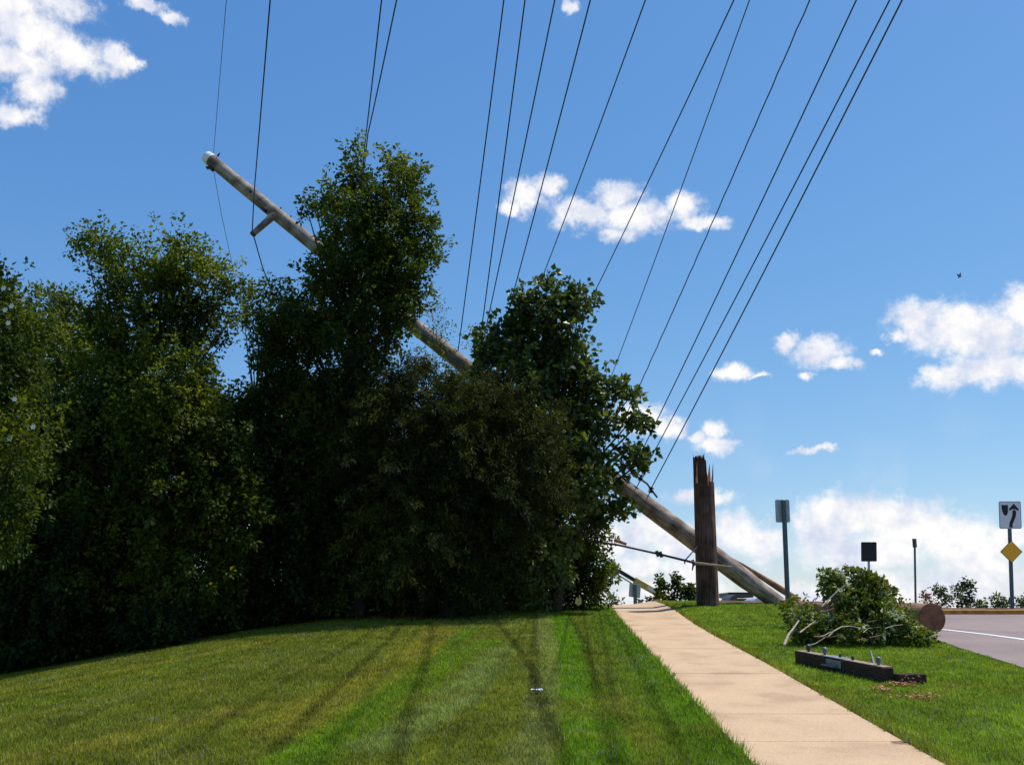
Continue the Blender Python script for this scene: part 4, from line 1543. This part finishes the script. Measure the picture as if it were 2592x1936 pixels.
# slim post with a tiny panel
d = 44.0
s = sign_root('road_sign', 2316, d, 'tiny dark sign turned edge-on atop a tall slim post behind the log', GS)
post(s, 2316, 2315, 1364, d, sz(4.2, d), M['sign_post'], dback=0.04)
e = Vector((0.82, 0.57, 0.05)).normalized()
MB().prism(rrect(sz(17, d), sz(22, d), 0.03), at(2315.5, 1374, d), e, (0.03, 0, 1), 0.02).build('panel', M['sign_dark'], s)

# small tilted sign beyond the crest, near the machine's arm
d = 36.0
s = sign_root('road_sign', 1608, d, 'small tilted grey sign on the crest under the yellow boom', GS)
post(s, 1607, 1608, 1478, d, sz(8.5, d), M['sign_post'], dback=-0.05)
e = Vector((0.95, 0.25, -0.13)).normalized()
MB().prism(rrect(sz(30, d), sz(33, d), 0.03), at(1607, 1494, d), e, (0.10, 0, 1), 0.015).build('panel', M['sign_back'], s)

# ------------------------------------------------------------------ grapple loader arm beyond the crest
d = 46.0
g0 = at(1700, 1540, d)
ld = empty('grapple_truck', G(g0.x, d), 'yellow-armed loader beyond the crest lifting a bundle of leaves', 'work truck')
A0, A1, A2 = at(1690, 1516, d), at(1652, 1494, d), at(1606, 1468, d)
bd = (A2 - A0).normalized()
bn = bd.cross(Vector((0, 1, 0))).normalized()
MB().box((A0 + A2) / 2, (A2 - A0) / 2, (0, 0.14, 0), bn * sz(7.5, d), 0.02).build('boom', M['boom_yellow'], ld)
MB().box((A0 + A2) / 2 + Vector((0, -0.15, 0)), (A2 - A0) * 0.12, (0, 0.006, 0), bn * sz(3.5, d), 0.002).build('boom_decal', M['reflective'], ld)
E1 = at(1566, 1444, d)
MB().box((A2 + E1) / 2, (E1 - A2) / 2, (0, 0.09, 0), bn * sz(4.5, d), 0.01).build('stick', M['dark_steel'], ld)
MB().tube([at(1604, 1479, d), at(1562, 1453, d)], sz(1.6, d), 8).build('hydraulic_cylinder', M['steel'], ld)
MB().tube([at(1561, 1447, d) - Vector((0, 0.2, 0)), at(1561, 1447, d) + Vector((0, 0.2, 0))], sz(7, d), 12).build('pivot', M['red_bark'], ld)
mb = MB()
for sx in (-1, 1):
    mb.tube([at(1560, 1440, d), at(1548 + 8 * sx, 1432, d), at(1541 + 10 * sx, 1440, d), at(1540 + 4 * sx, 1456, d)], [0.05, 0.06, 0.05, 0.03], 8)
mb.build('grapple', M['dark_steel'], ld)
# carriage hidden behind the crest
gb = G(A0.x + 0.6, d)
MB().box(gb + Vector((0.5, 0, 0.8)), (1.6, 0, 0), (0, 0.9, 0), (0, 0, 0.22), 0.03).build('chassis', M['boom_yellow'], ld)
MB().box(Vector((A0.x, d, (A0.z + gb.z) / 2)), (0.18, 0, 0), (0, 0.18, 0), (0, 0, (A0.z - gb.z) / 2), 0.02).build('mast', M['boom_yellow'], ld)
for wx in (-0.7, 1.6):
    for wy in (-0.85, 0.85):
        c = gb + Vector((wx, wy, 0.42))
        MB().tube([c - Vector((0, 0.14, 0)), c + Vector((0, 0.14, 0))], 0.42, 20).build('wheel', M['rubber'], ld)
rs = np.random.RandomState(5)
C = np.array([tuple(at(1538, 1438, d)), tuple(at(1548, 1446, d)), tuple(at(1532, 1450, d)), tuple(at(1552, 1434, d))])
C = np.repeat(C, 5, 0) + rs.randn(20, 3) * 0.1
o = leaves('leaf_bundle', C, unit(rs.randn(20, 3)), M['leaf_cut'], None, rs, 26, 0.12, 0.3, 0.14, 0.6, 0.1, np.full(20, 0.4))
tag(o, 'bundle of green leaves held in the grapple beyond the crest', 'leaf bundle')

# ------------------------------------------------------------------ vehicles beyond the crest
d = 40.0


def wheel(root, c, r, w=0.2):
    wh = MB().tube([c - Vector((0, w / 2, 0)), c + Vector((0, w / 2, 0))], r, 22).build('wheel', M['rubber'], root, smooth=True, sharp=40)
    MB().tube([c - Vector((0, w / 2 + 0.012, 0)), c - Vector((0, w / 2 - 0.02, 0))], r * 0.55, 14).build('hub', M['steel'], wh, smooth=True, sharp=40)


p0 = at(1872, 1540, d)
tr = empty('flatbed_truck', G(p0.x, d), 'dark flatbed truck beyond the crest under the leaning pole', 'truck')
zt = at(1872, 1499, d).z
zb = at(1872, 1512, d).z
xl, xr = at(1842, 1500, d).x, at(1905, 1500, d).x
cx_ = (xl + xr) / 2
MB().box((cx_, d + 0.8, (zt + zb) / 2), ((xr - xl) / 2, 0, 0), (0, 0.95, 0), (0, 0, (zt - zb) / 2), 0.02).build('bed', M['truck_dark'], tr)
MB().box((cx_, d - 0.17, zt - 0.02), ((xr - xl) / 2 + 0.02, 0, 0), (0, 0.012, 0), (0, 0, 0.025), 0.004).build('bed_rail', M['rubber'], tr)
MB().box((cx_, d + 0.8, zb - 0.16), ((xr - xl) / 2 - 0.1, 0, 0), (0, 0.75, 0), (0, 0, 0.12), 0.02).build('chassis', M['dark_steel'], tr)
# rounded cab on the left
cabx0, cabx1 = at(1822, 1520, d).x, xl - 0.01
prof = [(cabx0, zb - 0.5), (cabx0 - 0.02, zb - 0.2), (cabx0 + 0.10, zb - 0.02), (cabx0 + 0.22, zb + 0.08), (cabx1, zb + 0.10), (cabx1, zb - 0.5)]
MB().prism([(x - cabx0, z - zb) for x, z in prof][::-1], (cabx0, d - 0.05, zb), (1, 0, 0), (0, 0, 1), -1.6).build('cab', M['truck_dark'], tr)
MB().prism([(0.08, -0.22), (0.13, -0.06), (0.22, 0.03), (0.30, 0.03), (0.30, -0.22)][::-1], (cabx0, d - 0.055, zb), (1, 0, 0), (0, 0, 1), 0.01).build('window', M['window'], tr)
gzt = float(gz(cx_, d))
for wx in (cabx0 + 0.25, xr - 0.28):
    for wy in (0.0, 1.6):
        wheel(tr, Vector((wx, d + wy, max(gzt, 0.9) + 0.30)), 0.34)

d2 = 34.0
p1 = at(1905, 1530, d2)
car = empty('parked_car', G(p1.x, d2), 'small silver car nose showing beneath the leaning pole', 'car')
base_z = float(gz(p1.x, d2)) + 0.02
k1 = sz(1, d2)
zt1 = at(1905, 1514, d2).z
ox = at(1884, 1530, d2).x
prof = [(0, 0.0), (-2, 8), (2, 14), (10, 18), (30, 16), (46, 8), (60, 2), (64, -4), (62, -14), (0, -14)]
zc = zt1 - 18 * k1
MB().prism([(x * k1, z * k1) for x, z in prof][::-1], (ox, d2, zc), (1, 0, 0), (0, 0, 1), -1.4).build('body', M['car_silver'], car, smooth=True, sharp=40)
MB().prism([(6 * k1, 8 * k1), (12 * k1, 14 * k1), (24 * k1, 13 * k1), (24 * k1, 7 * k1)][::-1], (ox, d2 - 0.006, zc), (1, 0, 0), (0, 0, 1), 0.01).build('window', M['window'], car)
MB().tube([Vector((ox + 56 * k1, d2 - 0.02, zc - 1 * k1)), Vector((ox + 56 * k1, d2 + 0.05, zc - 1 * k1))], 0.05, 12).build('headlight', M['reflective'], car)
for wx in (0.18, 0.75):
    wheel(car, Vector((ox + wx, d2 + 0.05, zc - 14 * k1)), 0.16, 0.14)

# ------------------------------------------------------------------ cones on the road
GCN = 'traffic cones behind the log'


def cone(px, py_top, d, hgt, label):
    b = G(at(px, 1550, d).x, d, 0.015)
    r = empty('traffic_cone', b, label, 'traffic cone', GCN)
    MB().box(b + Vector((0, 0, 0.02)), (0.19, 0, 0), (0, 0.19, 0), (0, 0, 0.02), 0.006).build('base', M['rubber'], r)

    def rad(z):
        return 0.14 * (1 - z / hgt) + 0.022 * (z / hgt)
    z0, z1, z2, z3, z4 = 0.04, hgt * 0.30, hgt * 0.48, hgt * 0.58, hgt * 0.80
    up = Vector((0, 0, 1))
    for a, c_, nm, mt in [(z0, z1, 'body', 'orange'), (z1, z2, 'collar', 'reflective'), (z2, z3, 'body', 'orange'), (z3, z4, 'collar', 'reflective'), (z4, hgt, 'body', 'orange')]:
        MB().tube([b + up * a, b + up * c_], [rad(a), rad(c_)], 20).build(nm, M[mt], r, smooth=True, sharp=50)


cone(2254, 1462, 25.0, 0.98, 'tall orange and white cone peeking over the brush pile')
cone(2267, 1520, 24.2, 0.42, 'short orange cone tip just above the log')

# ------------------------------------------------------------------ fallen crossarm timber on the verge
ta, tb = ground_at(2012, 1680), ground_at(2236, 1728)
tdir = (tb - ta)
tl = tdir.length
td = tdir.normalized()
tn = Vector((td.y, -td.x, 0)).normalized()
tn = -tn if tn.x < 0 else tn
tu = td.cross(tn)
tu = -tu if tu.z < 0 else tu
hw_, hh = 0.085, 0.098
tc_ = (ta + tb) / 2 + tn * hw_ + tu * (hh - 0.01)
tim = empty('crossarm_timber', (ta + tb) / 2, 'heavy dark squared crossarm timber with bolts lying on the verge', 'timber')
MB().box(tc_, td * tl / 2, tn * hw_, tu * hh, 0.012).build('beam', M['timber_dark'], tim)
MB().box(tc_ + tu * (hh + 0.002), td * (tl / 2 - 0.012), tn * (hw_ - 0.010), tu * 0.004).build('pale_top', M['timber_top'], tim)  # thin top sheet, paler than the sides of the beam
# steel plate wrapped over the middle
pc = tc_ + td * (tl * -0.045)
MB().box(pc + tu * (hh + 0.007), td * 0.20, tn * (hw_ + 0.012), tu * 0.005).build('steel_plate', M['steel'], tim)
MB().box(pc - tn * (hw_ + 0.008) + tu * 0.03 + td * 0.05, td * 0.16, tn * 0.006, tu * 0.05, 0.002).build('side_plate', M['steel'], tim)
MB().box(pc - tn * (hw_ + 0.04) - tu * 0.005 + td * 0.0, td * 0.15, tn * 0.03, tu * 0.008, 0.002).build('plate_flange', M['steel'], tim)
MB().box(pc - tn * (hw_ + 0.006) + td * 0.26, td * 0.02, tn * 0.006, tu * (hh - 0.01)).build('strap', M['dark_steel'], tim)
for t, kind in [(-0.40, 'ring'), (-0.20, 'ring'), (-0.02, 'bolt'), (0.12, 'bolt'), (0.39, 'ring'), (0.28, 'spike')]:
    b = tc_ + td * (tl * t) + tu * (hh + 0.005) + tn * 0.02
    if kind == 'ring':
        ins = MB()
        ins.tube([b, b + tu * 0.025, b + tu * 0.03, b + tu * 0.055, b + tu * 0.065, b + tu * 0.09, b + tu * 0.105], [0.018, 0.018, 0.036, 0.026, 0.040, 0.036, 0.012], 18)
        ins.build('insulator', M['glass_ins'] if t != -0.40 else M['ceramic'], tim, smooth=True, sharp=50)
    elif kind == 'bolt':
        MB().tube([b, b + tu * 0.05], [0.02, 0.016], 10).build('bolt', M['dark_steel'], tim)
    else:
        b = b + tn * 0.10 - tu * 0.05
        lean = (tu * 1.0 - td * 0.75 + tn * 0.3).normalized()
        MB().tube([b, b + lean * 0.13, b + lean * 0.24], [0.022, 0.016, 0.010], 10).build('spike', M['steel'], tim)
# second short piece at its right end
e0 = tb + td * 0.06 + tn * 0.17
blk = empty('timber_block', e0, 'short dark timber block with torn end at the right end of the crossarm', 'timber')
bdv = (ground_at(2300, 1712) - ground_at(2262, 1700))
bdv.z = 0
bdv.normalize()
bnn = Vector((-bdv.y, bdv.x, 0))
bc = (ground_at(2262, 1724) + ground_at(2304, 1732)) / 2 + bnn * 0.10 + Vector((0, 0, 0.055))
MB().box(bc, bdv * 0.115, bnn * 0.17, Vector((0, 0, 0.055)), 0.008).build('block', M['timber_dark'], blk)
for q in range(14):
    a = bc + bdv * 0.11 + bnn * random.uniform(-0.15, 0.13) + Vector((0, 0, random.uniform(-0.04, 0.04)))
    MB().tube([a - bdv * 0.03, a + bdv * random.uniform(0.02, 0.07) + Vector((0, 0, random.uniform(-0.02, 0.01)))], [0.013, 0.004], 5).build('splinter', M['red_wood'], blk)

# ------------------------------------------------------------------ chips and dead leaves on the verge


def scatter(name, label, cpx, cpy, rx, ry, n, mat, size, seed):
    rs = np.random.RandomState(seed)
    c = ground_at(cpx, cpy)
    X = c.x + rs.randn(n) * rx
    Y = c.y + rs.randn(n) * ry
    Z = gz(X, Y) + rs.uniform(0.005, 0.05, n)
    P = np.stack([X, Y, Z], 1)
    D = unit(np.stack([rs.randn(n), rs.randn(n), rs.randn(n) * 0.35], 1))
    S = unit(np.cross(D, np.array([0, 0, 1.0]) + rs.randn(n, 3) * 0.3))
    Ls = size * rs.uniform(0.5, 1.5, n)[:, None]
    V = np.stack([P, P + D * Ls * 0.5 + S * Ls * 0.28, P + D * Ls, P + D * Ls * 0.5 - S * Ls * 0.28], 1)
    o = raw_mesh(name, V.reshape(-1, 3), np.arange(n * 4), np.full(n, 4), mat, attr=np.repeat(rs.rand(n), 4))
    return tag(o, label, 'debris', 'reddish debris on the verge', 'stuff')


scatter('wood_chips', 'small heap of rusty wood chips below the right end of the crossarm timber', 2232, 1748, 0.055, 0.10, 130, M['leaf_dry'], 0.035, 1)
scatter('wood_chips', 'drift of rusty wood chips right of the crossarm timber', 2335, 1768, 0.13, 0.10, 300, M['leaf_dry'], 0.03, 2)
scatter('wood_chips', 'pinkish wood chips against the torn end of the timber block', 2290, 1737, 0.08, 0.06, 150, M['leaf_dry'], 0.035, 3)

# ------------------------------------------------------------------ brush pile
BD = 16.6
bc = G(at(2190, 1550, BD).x, BD)
brush = empty('brush_pile', bc, 'heap of cut leafy branches with pale twigs lying in front of the log', 'brush pile')
rs = np.random.RandomState(91)
bl_px = [(2110, 1468, 24), (2150, 1458, 22), (2180, 1470, 28), (2130, 1500, 34), (2200, 1500, 42), (2235, 1520, 34), (2160, 1540, 48), (2210, 1560, 55), (2260, 1560, 34), (2100, 1570, 36),
         (2060, 1590, 34), (2030, 1565, 22), (2015, 1545, 16), (2120, 1600, 50), (2190, 1610, 55), (2260, 1605, 50), (2300, 1600, 30), (2335, 1618, 26), (2368, 1630, 17), (2060, 1625, 28), (2300, 1630, 30),
         (2030, 1600, 24), (2385, 1642, 8), (2090, 1455, 12), (2088, 1480, 12), (2230, 1480, 18), (2250, 1495, 18), (2150, 1630, 26), (2220, 1640, 24), (2005, 1590, 14)]
blobs = []
for i, (x, y, r) in enumerate(bl_px):
    dd_ = BD + 0.75 * (1 - (y - 1440) / 200.0) + rs.uniform(-0.2, 0.2) - 0.25
    rm = sz(r, dd_)
    blobs.append((at(x, y, dd_), rm, rm * 1.3, rm))
C, A = clusters_for(blobs, rs, 150, 0.0)
nC = len(C)
tint = np.clip(0.42 + rs.randn(nC) * 0.16, 0.05, 0.8)
tint[rs.rand(nC) < 0.09] = 0.97
leaves('leaves', C, A, M['leaf_cut'], brush, rs, 22, 0.055, rs.uniform(0.12, 0.3, nC), 0.082, 0.6, 0.25, tint, 0.5)


def twig(pxs, d0, d1, r0, mat, parent, name='branch', dy=0.0):
    n_ = len(pxs)
    pts = [at(x, y, d0 + (d1 - d0) * i / (n_ - 1)) for i, (x, y) in enumerate(pxs)]
    MB().tube(pts, [0.6 * r0 * (1 - 0.55 * i / (n_ - 1)) for i in range(n_)], 9).build(name, M[mat], parent, smooth=True)


twig([(1985, 1632), (1996, 1605), (2010, 1588), (2022, 1570)], 15.3, 15.8, 0.038, 'pale_bark', brush)
twig([(2098, 1610), (2110, 1597), (2130, 1586), (2152, 1584), (2172, 1588)], 15.0, 15.2, 0.022, 'pale_bark', brush)
twig([(2095, 1515), (2092, 1490), (2098, 1468), (2110, 1452), (2130, 1445)], 17.1, 17.2, 0.016, 'pale_bark', brush)
twig([(2090, 1480), (2104, 1450), (2120, 1432), (2135, 1430)], 17.1, 17.2, 0.009, 'pale_bark', brush)
twig([(2080, 1535), (2110, 1505), (2140, 1480)], 16.3, 16.5, 0.020, 'pale_bark', brush)
twig([(2070, 1548), (2105, 1520), (2150, 1500)], 16.2, 16.4, 0.018, 'bark', brush)
twig([(2060, 1560), (2100, 1535), (2145, 1515)], 16.1, 16.3, 0.018, 'bark', brush)
twig([(2055, 1525), (2062, 1515), (2070, 1512)], 16.8, 16.9, 0.02, 'pale_bark', brush)
twig([(2070, 1612), (2088, 1607), (2104, 1598)], 15.1, 15.2, 0.018, 'pale_bark', brush)
twig([(2060, 1610), (2100, 1612), (2125, 1608)], 15.0, 15.05, 0.018, 'red_bark', brush)
twig([(2200, 1614), (2230, 1607), (2252, 1602)], 15.0, 15.0, 0.018, 'red_bark', brush)
twig([(2080, 1548), (2100, 1543), (2112, 1538)], 15.4, 15.5, 0.016, 'red_bark', brush)
twig([(2036, 1636), (2065, 1628), (2090, 1612)], 14.95, 15.1, 0.016, 'pale_bark', brush)
twig([(2240, 1590), (2262, 1583), (2285, 1580)], 15.0, 15.1, 0.012, 'pale_bark', brush)
twig([(2025, 1600), (2045, 1585), (2065, 1570)], 15.2, 15.5, 0.02, 'pale_bark', brush)
twig([(2066, 1502), (2070, 1510), (2063, 1520)], 16.8, 16.8, 0.018, 'bark', brush)
for q in range(6):
    x, y = random.uniform(2040, 2340), random.uniform(1560, 1640)
    twig([(x, y), (x + random.uniform(10, 26), y - random.uniform(2, 14)), (x + random.uniform(30, 50), y - random.uniform(0, 22))], 15.35 + (1640 - y) * 0.009, 15.8 + (1640 - y) * 0.009, 0.008, random.choice(['bark', 'pale_bark', 'red_bark']), brush)

# leafy sprig against the sign post foot
sp_root = empty('weed_clump', G(at(2025, 1550, 19.8).x, 19.8), 'leafy yellowish sprigs at the foot of the green sign post', 'weeds')
rs = np.random.RandomState(33)
bl = px_blobs([(1985, 1530, 13), (2005, 1520, 16), (2030, 1530, 18), (2045, 1545, 18), (2015, 1550, 22), (1995, 1560, 16), (2035, 1575, 22), (2010, 1590, 20)], 19.8, 0.9, 0.1)
mb = MB()
for b in bl:
    mb.tube([G(b[0].x * 0.5 + bl[4][0].x * 0.5, 19.8), b[0]], [0.012, 0.005], 5)
mb.build('stems', M['bark'], sp_root)
C, A = clusters_for(bl, rs, 60, 0.3)
leaves('leaves', C, A, M['leaf_b'], sp_root, rs, 16, 0.06, rs.uniform(0.12, 0.3, len(C)), 0.08, 0.55, 0.1, np.clip(0.6 + rs.randn(len(C)) * 0.15, 0, 1))

# ------------------------------------------------------------------ shrubs beyond the crest
GF = 'small shrubs on the skyline beyond the road'


def far_shrub(name, label, px, d, bl_, mat, seed, leaf, dens=24, per=30, tb=0.3):
    tree(name, label, 'shrub', GF, px, d, bl_, mat, seed, dens=dens, per=per, leaf=leaf, trunk_r=0.03, tbase=tb, jit=0.1, spread=0.09, ln=(0.25, 0.5))


far_shrub('shrub', 'dark ragged shrub on the crest between sidewalk and stump', 1695, 33.0, [
    (1690, 1510, 19.2), (1665, 1515, 16.0), (1640, 1520, 9.6), (1715, 1515, 17.6), (1735, 1520, 14.4), (1680, 1485, 11.2), (1672, 1470, 5.6), (1712, 1480, 7.2), (1712, 1463, 4.8), (1722, 1490, 6.4), (1745, 1500, 8.0), (1748, 1486, 4.0), (1755, 1515, 8.0), (1690, 1540, 16.0), (1730, 1540, 16.0), (1655, 1540, 14.4)],
    'leaf_a', 101, 0.13, dens=30, tb=0.2)
far_shrub('shrub', 'dark green spiky shrub behind the road right of the log', 2420, 32.0, [
    (2400, 1515, 9.3), (2380, 1500, 5.0), (2373, 1492, 2.5), (2425, 1515, 12.4), (2422, 1495, 5.0), (2452, 1485, 4.3), (2447, 1475, 2.5), (2455, 1505, 7.4), (2400, 1535, 9.9), (2440, 1530, 11.2), (2462, 1525, 5.6)],
    'leaf_c', 102, 0.10, dens=50, tb=0.4)
far_shrub('shrub', 'tiny reddish twiggy weed on the skyline behind the log', 2350, 33.0, [(2345, 1518, 8), (2360, 1522, 9), (2340, 1510, 3), (2355, 1535, 10)], 'leaf_dry', 103, 0.10, dens=30, per=14)
far_shrub('shrub', 'low tuft of weeds left of the keep right sign post', 2482, 30.0, [(2482, 1528, 8), (2475, 1535, 8), (2490, 1538, 8)], 'leaf_a', 104, 0.10, dens=34, per=20)
far_shrub('shrub', 'narrow pointed weed beside the keep right sign post', 2526, 29.8, [(2526, 1522, 5), (2526, 1532, 7), (2527, 1516, 2.5), (2538, 1530, 8), (2545, 1536, 8)], 'leaf_a', 105, 0.09, dens=40, per=22)
far_shrub('shrub', 'weed tuft right of the keep right sign post at the picture edge', 2580, 29.8, [(2576, 1532, 8), (2590, 1528, 9), (2592, 1516, 4)], 'leaf_a', 106, 0.09, dens=36, per=22)
far_shrub('shrub', 'green tuft growing at the edge of the yellow kerb', 2512, 27.3, [(2505, 1545, 7), (2522, 1545, 7)], 'leaf_b', 107, 0.07, dens=40, per=24)
far_shrub('shrub', 'low shrub at the end of the sidewalk by the trees', 1555, 31.0, [(1552, 1524, 9), (1566, 1528, 7), (1545, 1515, 7), (1575, 1531, 5)], 'leaf_b', 108, 0.09, dens=40, per=22)

# ------------------------------------------------------------------ bird
bp = at(2429, 699, 30)
bird = MB()
body = [bp + Vector((0.02, -0.10, -0.03)), bp + Vector((0, -0.05, -0.035)), bp, bp + Vector((0, 0.06, -0.02)), bp + Vector((0, 0.12, -0.02))]
bird.tube(body, [0.008, 0.022, 0.03, 0.02, 0.012], 10)
for sx, hgt, w in ((-1, 0.10, 0.075), (1, 0.16, 0.06)):
    a = bp + Vector((0.015 * sx, -0.03, 0))
    b = bp + Vector((0.015 * sx, 0.04, 0))
    m1 = bp + Vector((w * sx * 0.6, -0.02, hgt * 0.5))
    m2 = bp + Vector((w * sx * 0.6, 0.05, hgt * 0.5))
    t_ = bp + Vector((w * sx, 0.03, hgt))
    e_ = Vector((0.010, 0, 0))
    bird.add([a - e_, b - e_, m2 - e_, m1 - e_, a + e_, b + e_, m2 + e_, m1 + e_, t_],
             [(0, 1, 2, 3), (7, 6, 5, 4), (0, 4, 5, 1), (1, 5, 6, 2), (3, 7, 4, 0), (3, 2, 8), (6, 7, 8), (2, 6, 8), (7, 3, 8)])
bo = bird.build('bird', M['bird'])
tag(bo, 'tiny dark bird with raised wings in the open blue sky', 'bird')

# ------------------------------------------------------------------ small things on the lawn
for i, (x, y, w, lab) in enumerate([(1352, 1754, 0.045, 'pale flat scrap of litter on a dark shadow line painted on the lawn'), (1368, 1756, 0.035, 'bright white crumpled scrap of litter on the lawn')]):
    c = ground_at(x, y)
    mb = MB()
    n_ = 5
    vs = []
    for a in range(n_):
        for b in range(n_):
            vs.append(c + Vector(((a / 4 - 0.5) * w * 1.6, (b / 4 - 0.5) * w * 1.4, 0.035 + random.uniform(0, 0.03 if i else 0.012))))
    fs = [(a * n_ + b, (a + 1) * n_ + b, (a + 1) * n_ + b + 1, a * n_ + b + 1) for a in range(n_ - 1) for b in range(n_ - 1)]
    mb.add(vs + [v - Vector((0, 0, 0.006)) for v in vs], fs + [tuple(q + 25 for q in f)[::-1] for f in fs])
    tag(mb.build('litter', M['paper']), lab, 'litter', 'scraps of litter on the lawn')
# yellow ribbon marker in the shade of the trees
c = at(1464, 1520, 24.0)
mk = empty('marker_flag', G(c.x, 24.0), 'small bright yellow ribbon in the shade at the foot of the trees', 'marker')
MB().tube([G(c.x, 24.0, -0.02), c + Vector((0.02, 0, 0.16))], 0.006, 6).build('stake', M['dry_stem'], mk)
mb = MB()
cols = [(-0.085, -0.06), (-0.07, 0.03), (-0.035, 0.10), (0.0, 0.04), (0.03, 0.15), (0.075, 0.05), (0.08, -0.07), (0.0, -0.13)]
mb.prism([(x, y) for x, y in cols][::-1], c, (1, 0, 0), (0, 0, 1), 0.012)
mb.build('ribbon', M['flag_yellow'], mk)
# twig on the sidewalk
c = ground_at(2270, 1893)
tw = MB()
tw.tube([c + Vector((-0.04, 0.0, 0.045)), c + Vector((0.05, 0.01, 0.04)), c + Vector((0.13, 0.0, 0.045))], [0.003, 0.004, 0.003], 5)
tw.tube([c + Vector((-0.02, 0.07, 0.045)), c + Vector((0.05, 0.02, 0.05)), c + Vector((0.12, -0.01, 0.045))], [0.003, 0.004, 0.003], 5)
tag(tw.build('twig', M['dry_stem']), 'small dark forked twig lying near the lower right edge of the sidewalk', 'twig')
# white blossoms in the nearest tree
rs = np.random.RandomState(3)
fl = MB()
for (x, y) in [(10, 730), (14, 785), (22, 818), (38, 1010), (60, 760), (25, 1110), (85, 1080), (30, 775)]:
    c = at(x, y, 14.0)
    for q in range(6):
        a = q * math.pi / 3
        v = Vector((math.cos(a), -0.35, math.sin(a)))
        sdv = Vector((-math.sin(a), 0, math.cos(a)))
        fl.add([c, c + v * 0.03 + sdv * 0.014, c + v * 0.05, c + v * 0.03 - sdv * 0.014], [(0, 1, 2, 3)])
nearest = [o for o in bpy.data.objects if o.get('label', '').startswith('nearest tree')][0]
fl.build('blossoms', M['flower'], nearest)
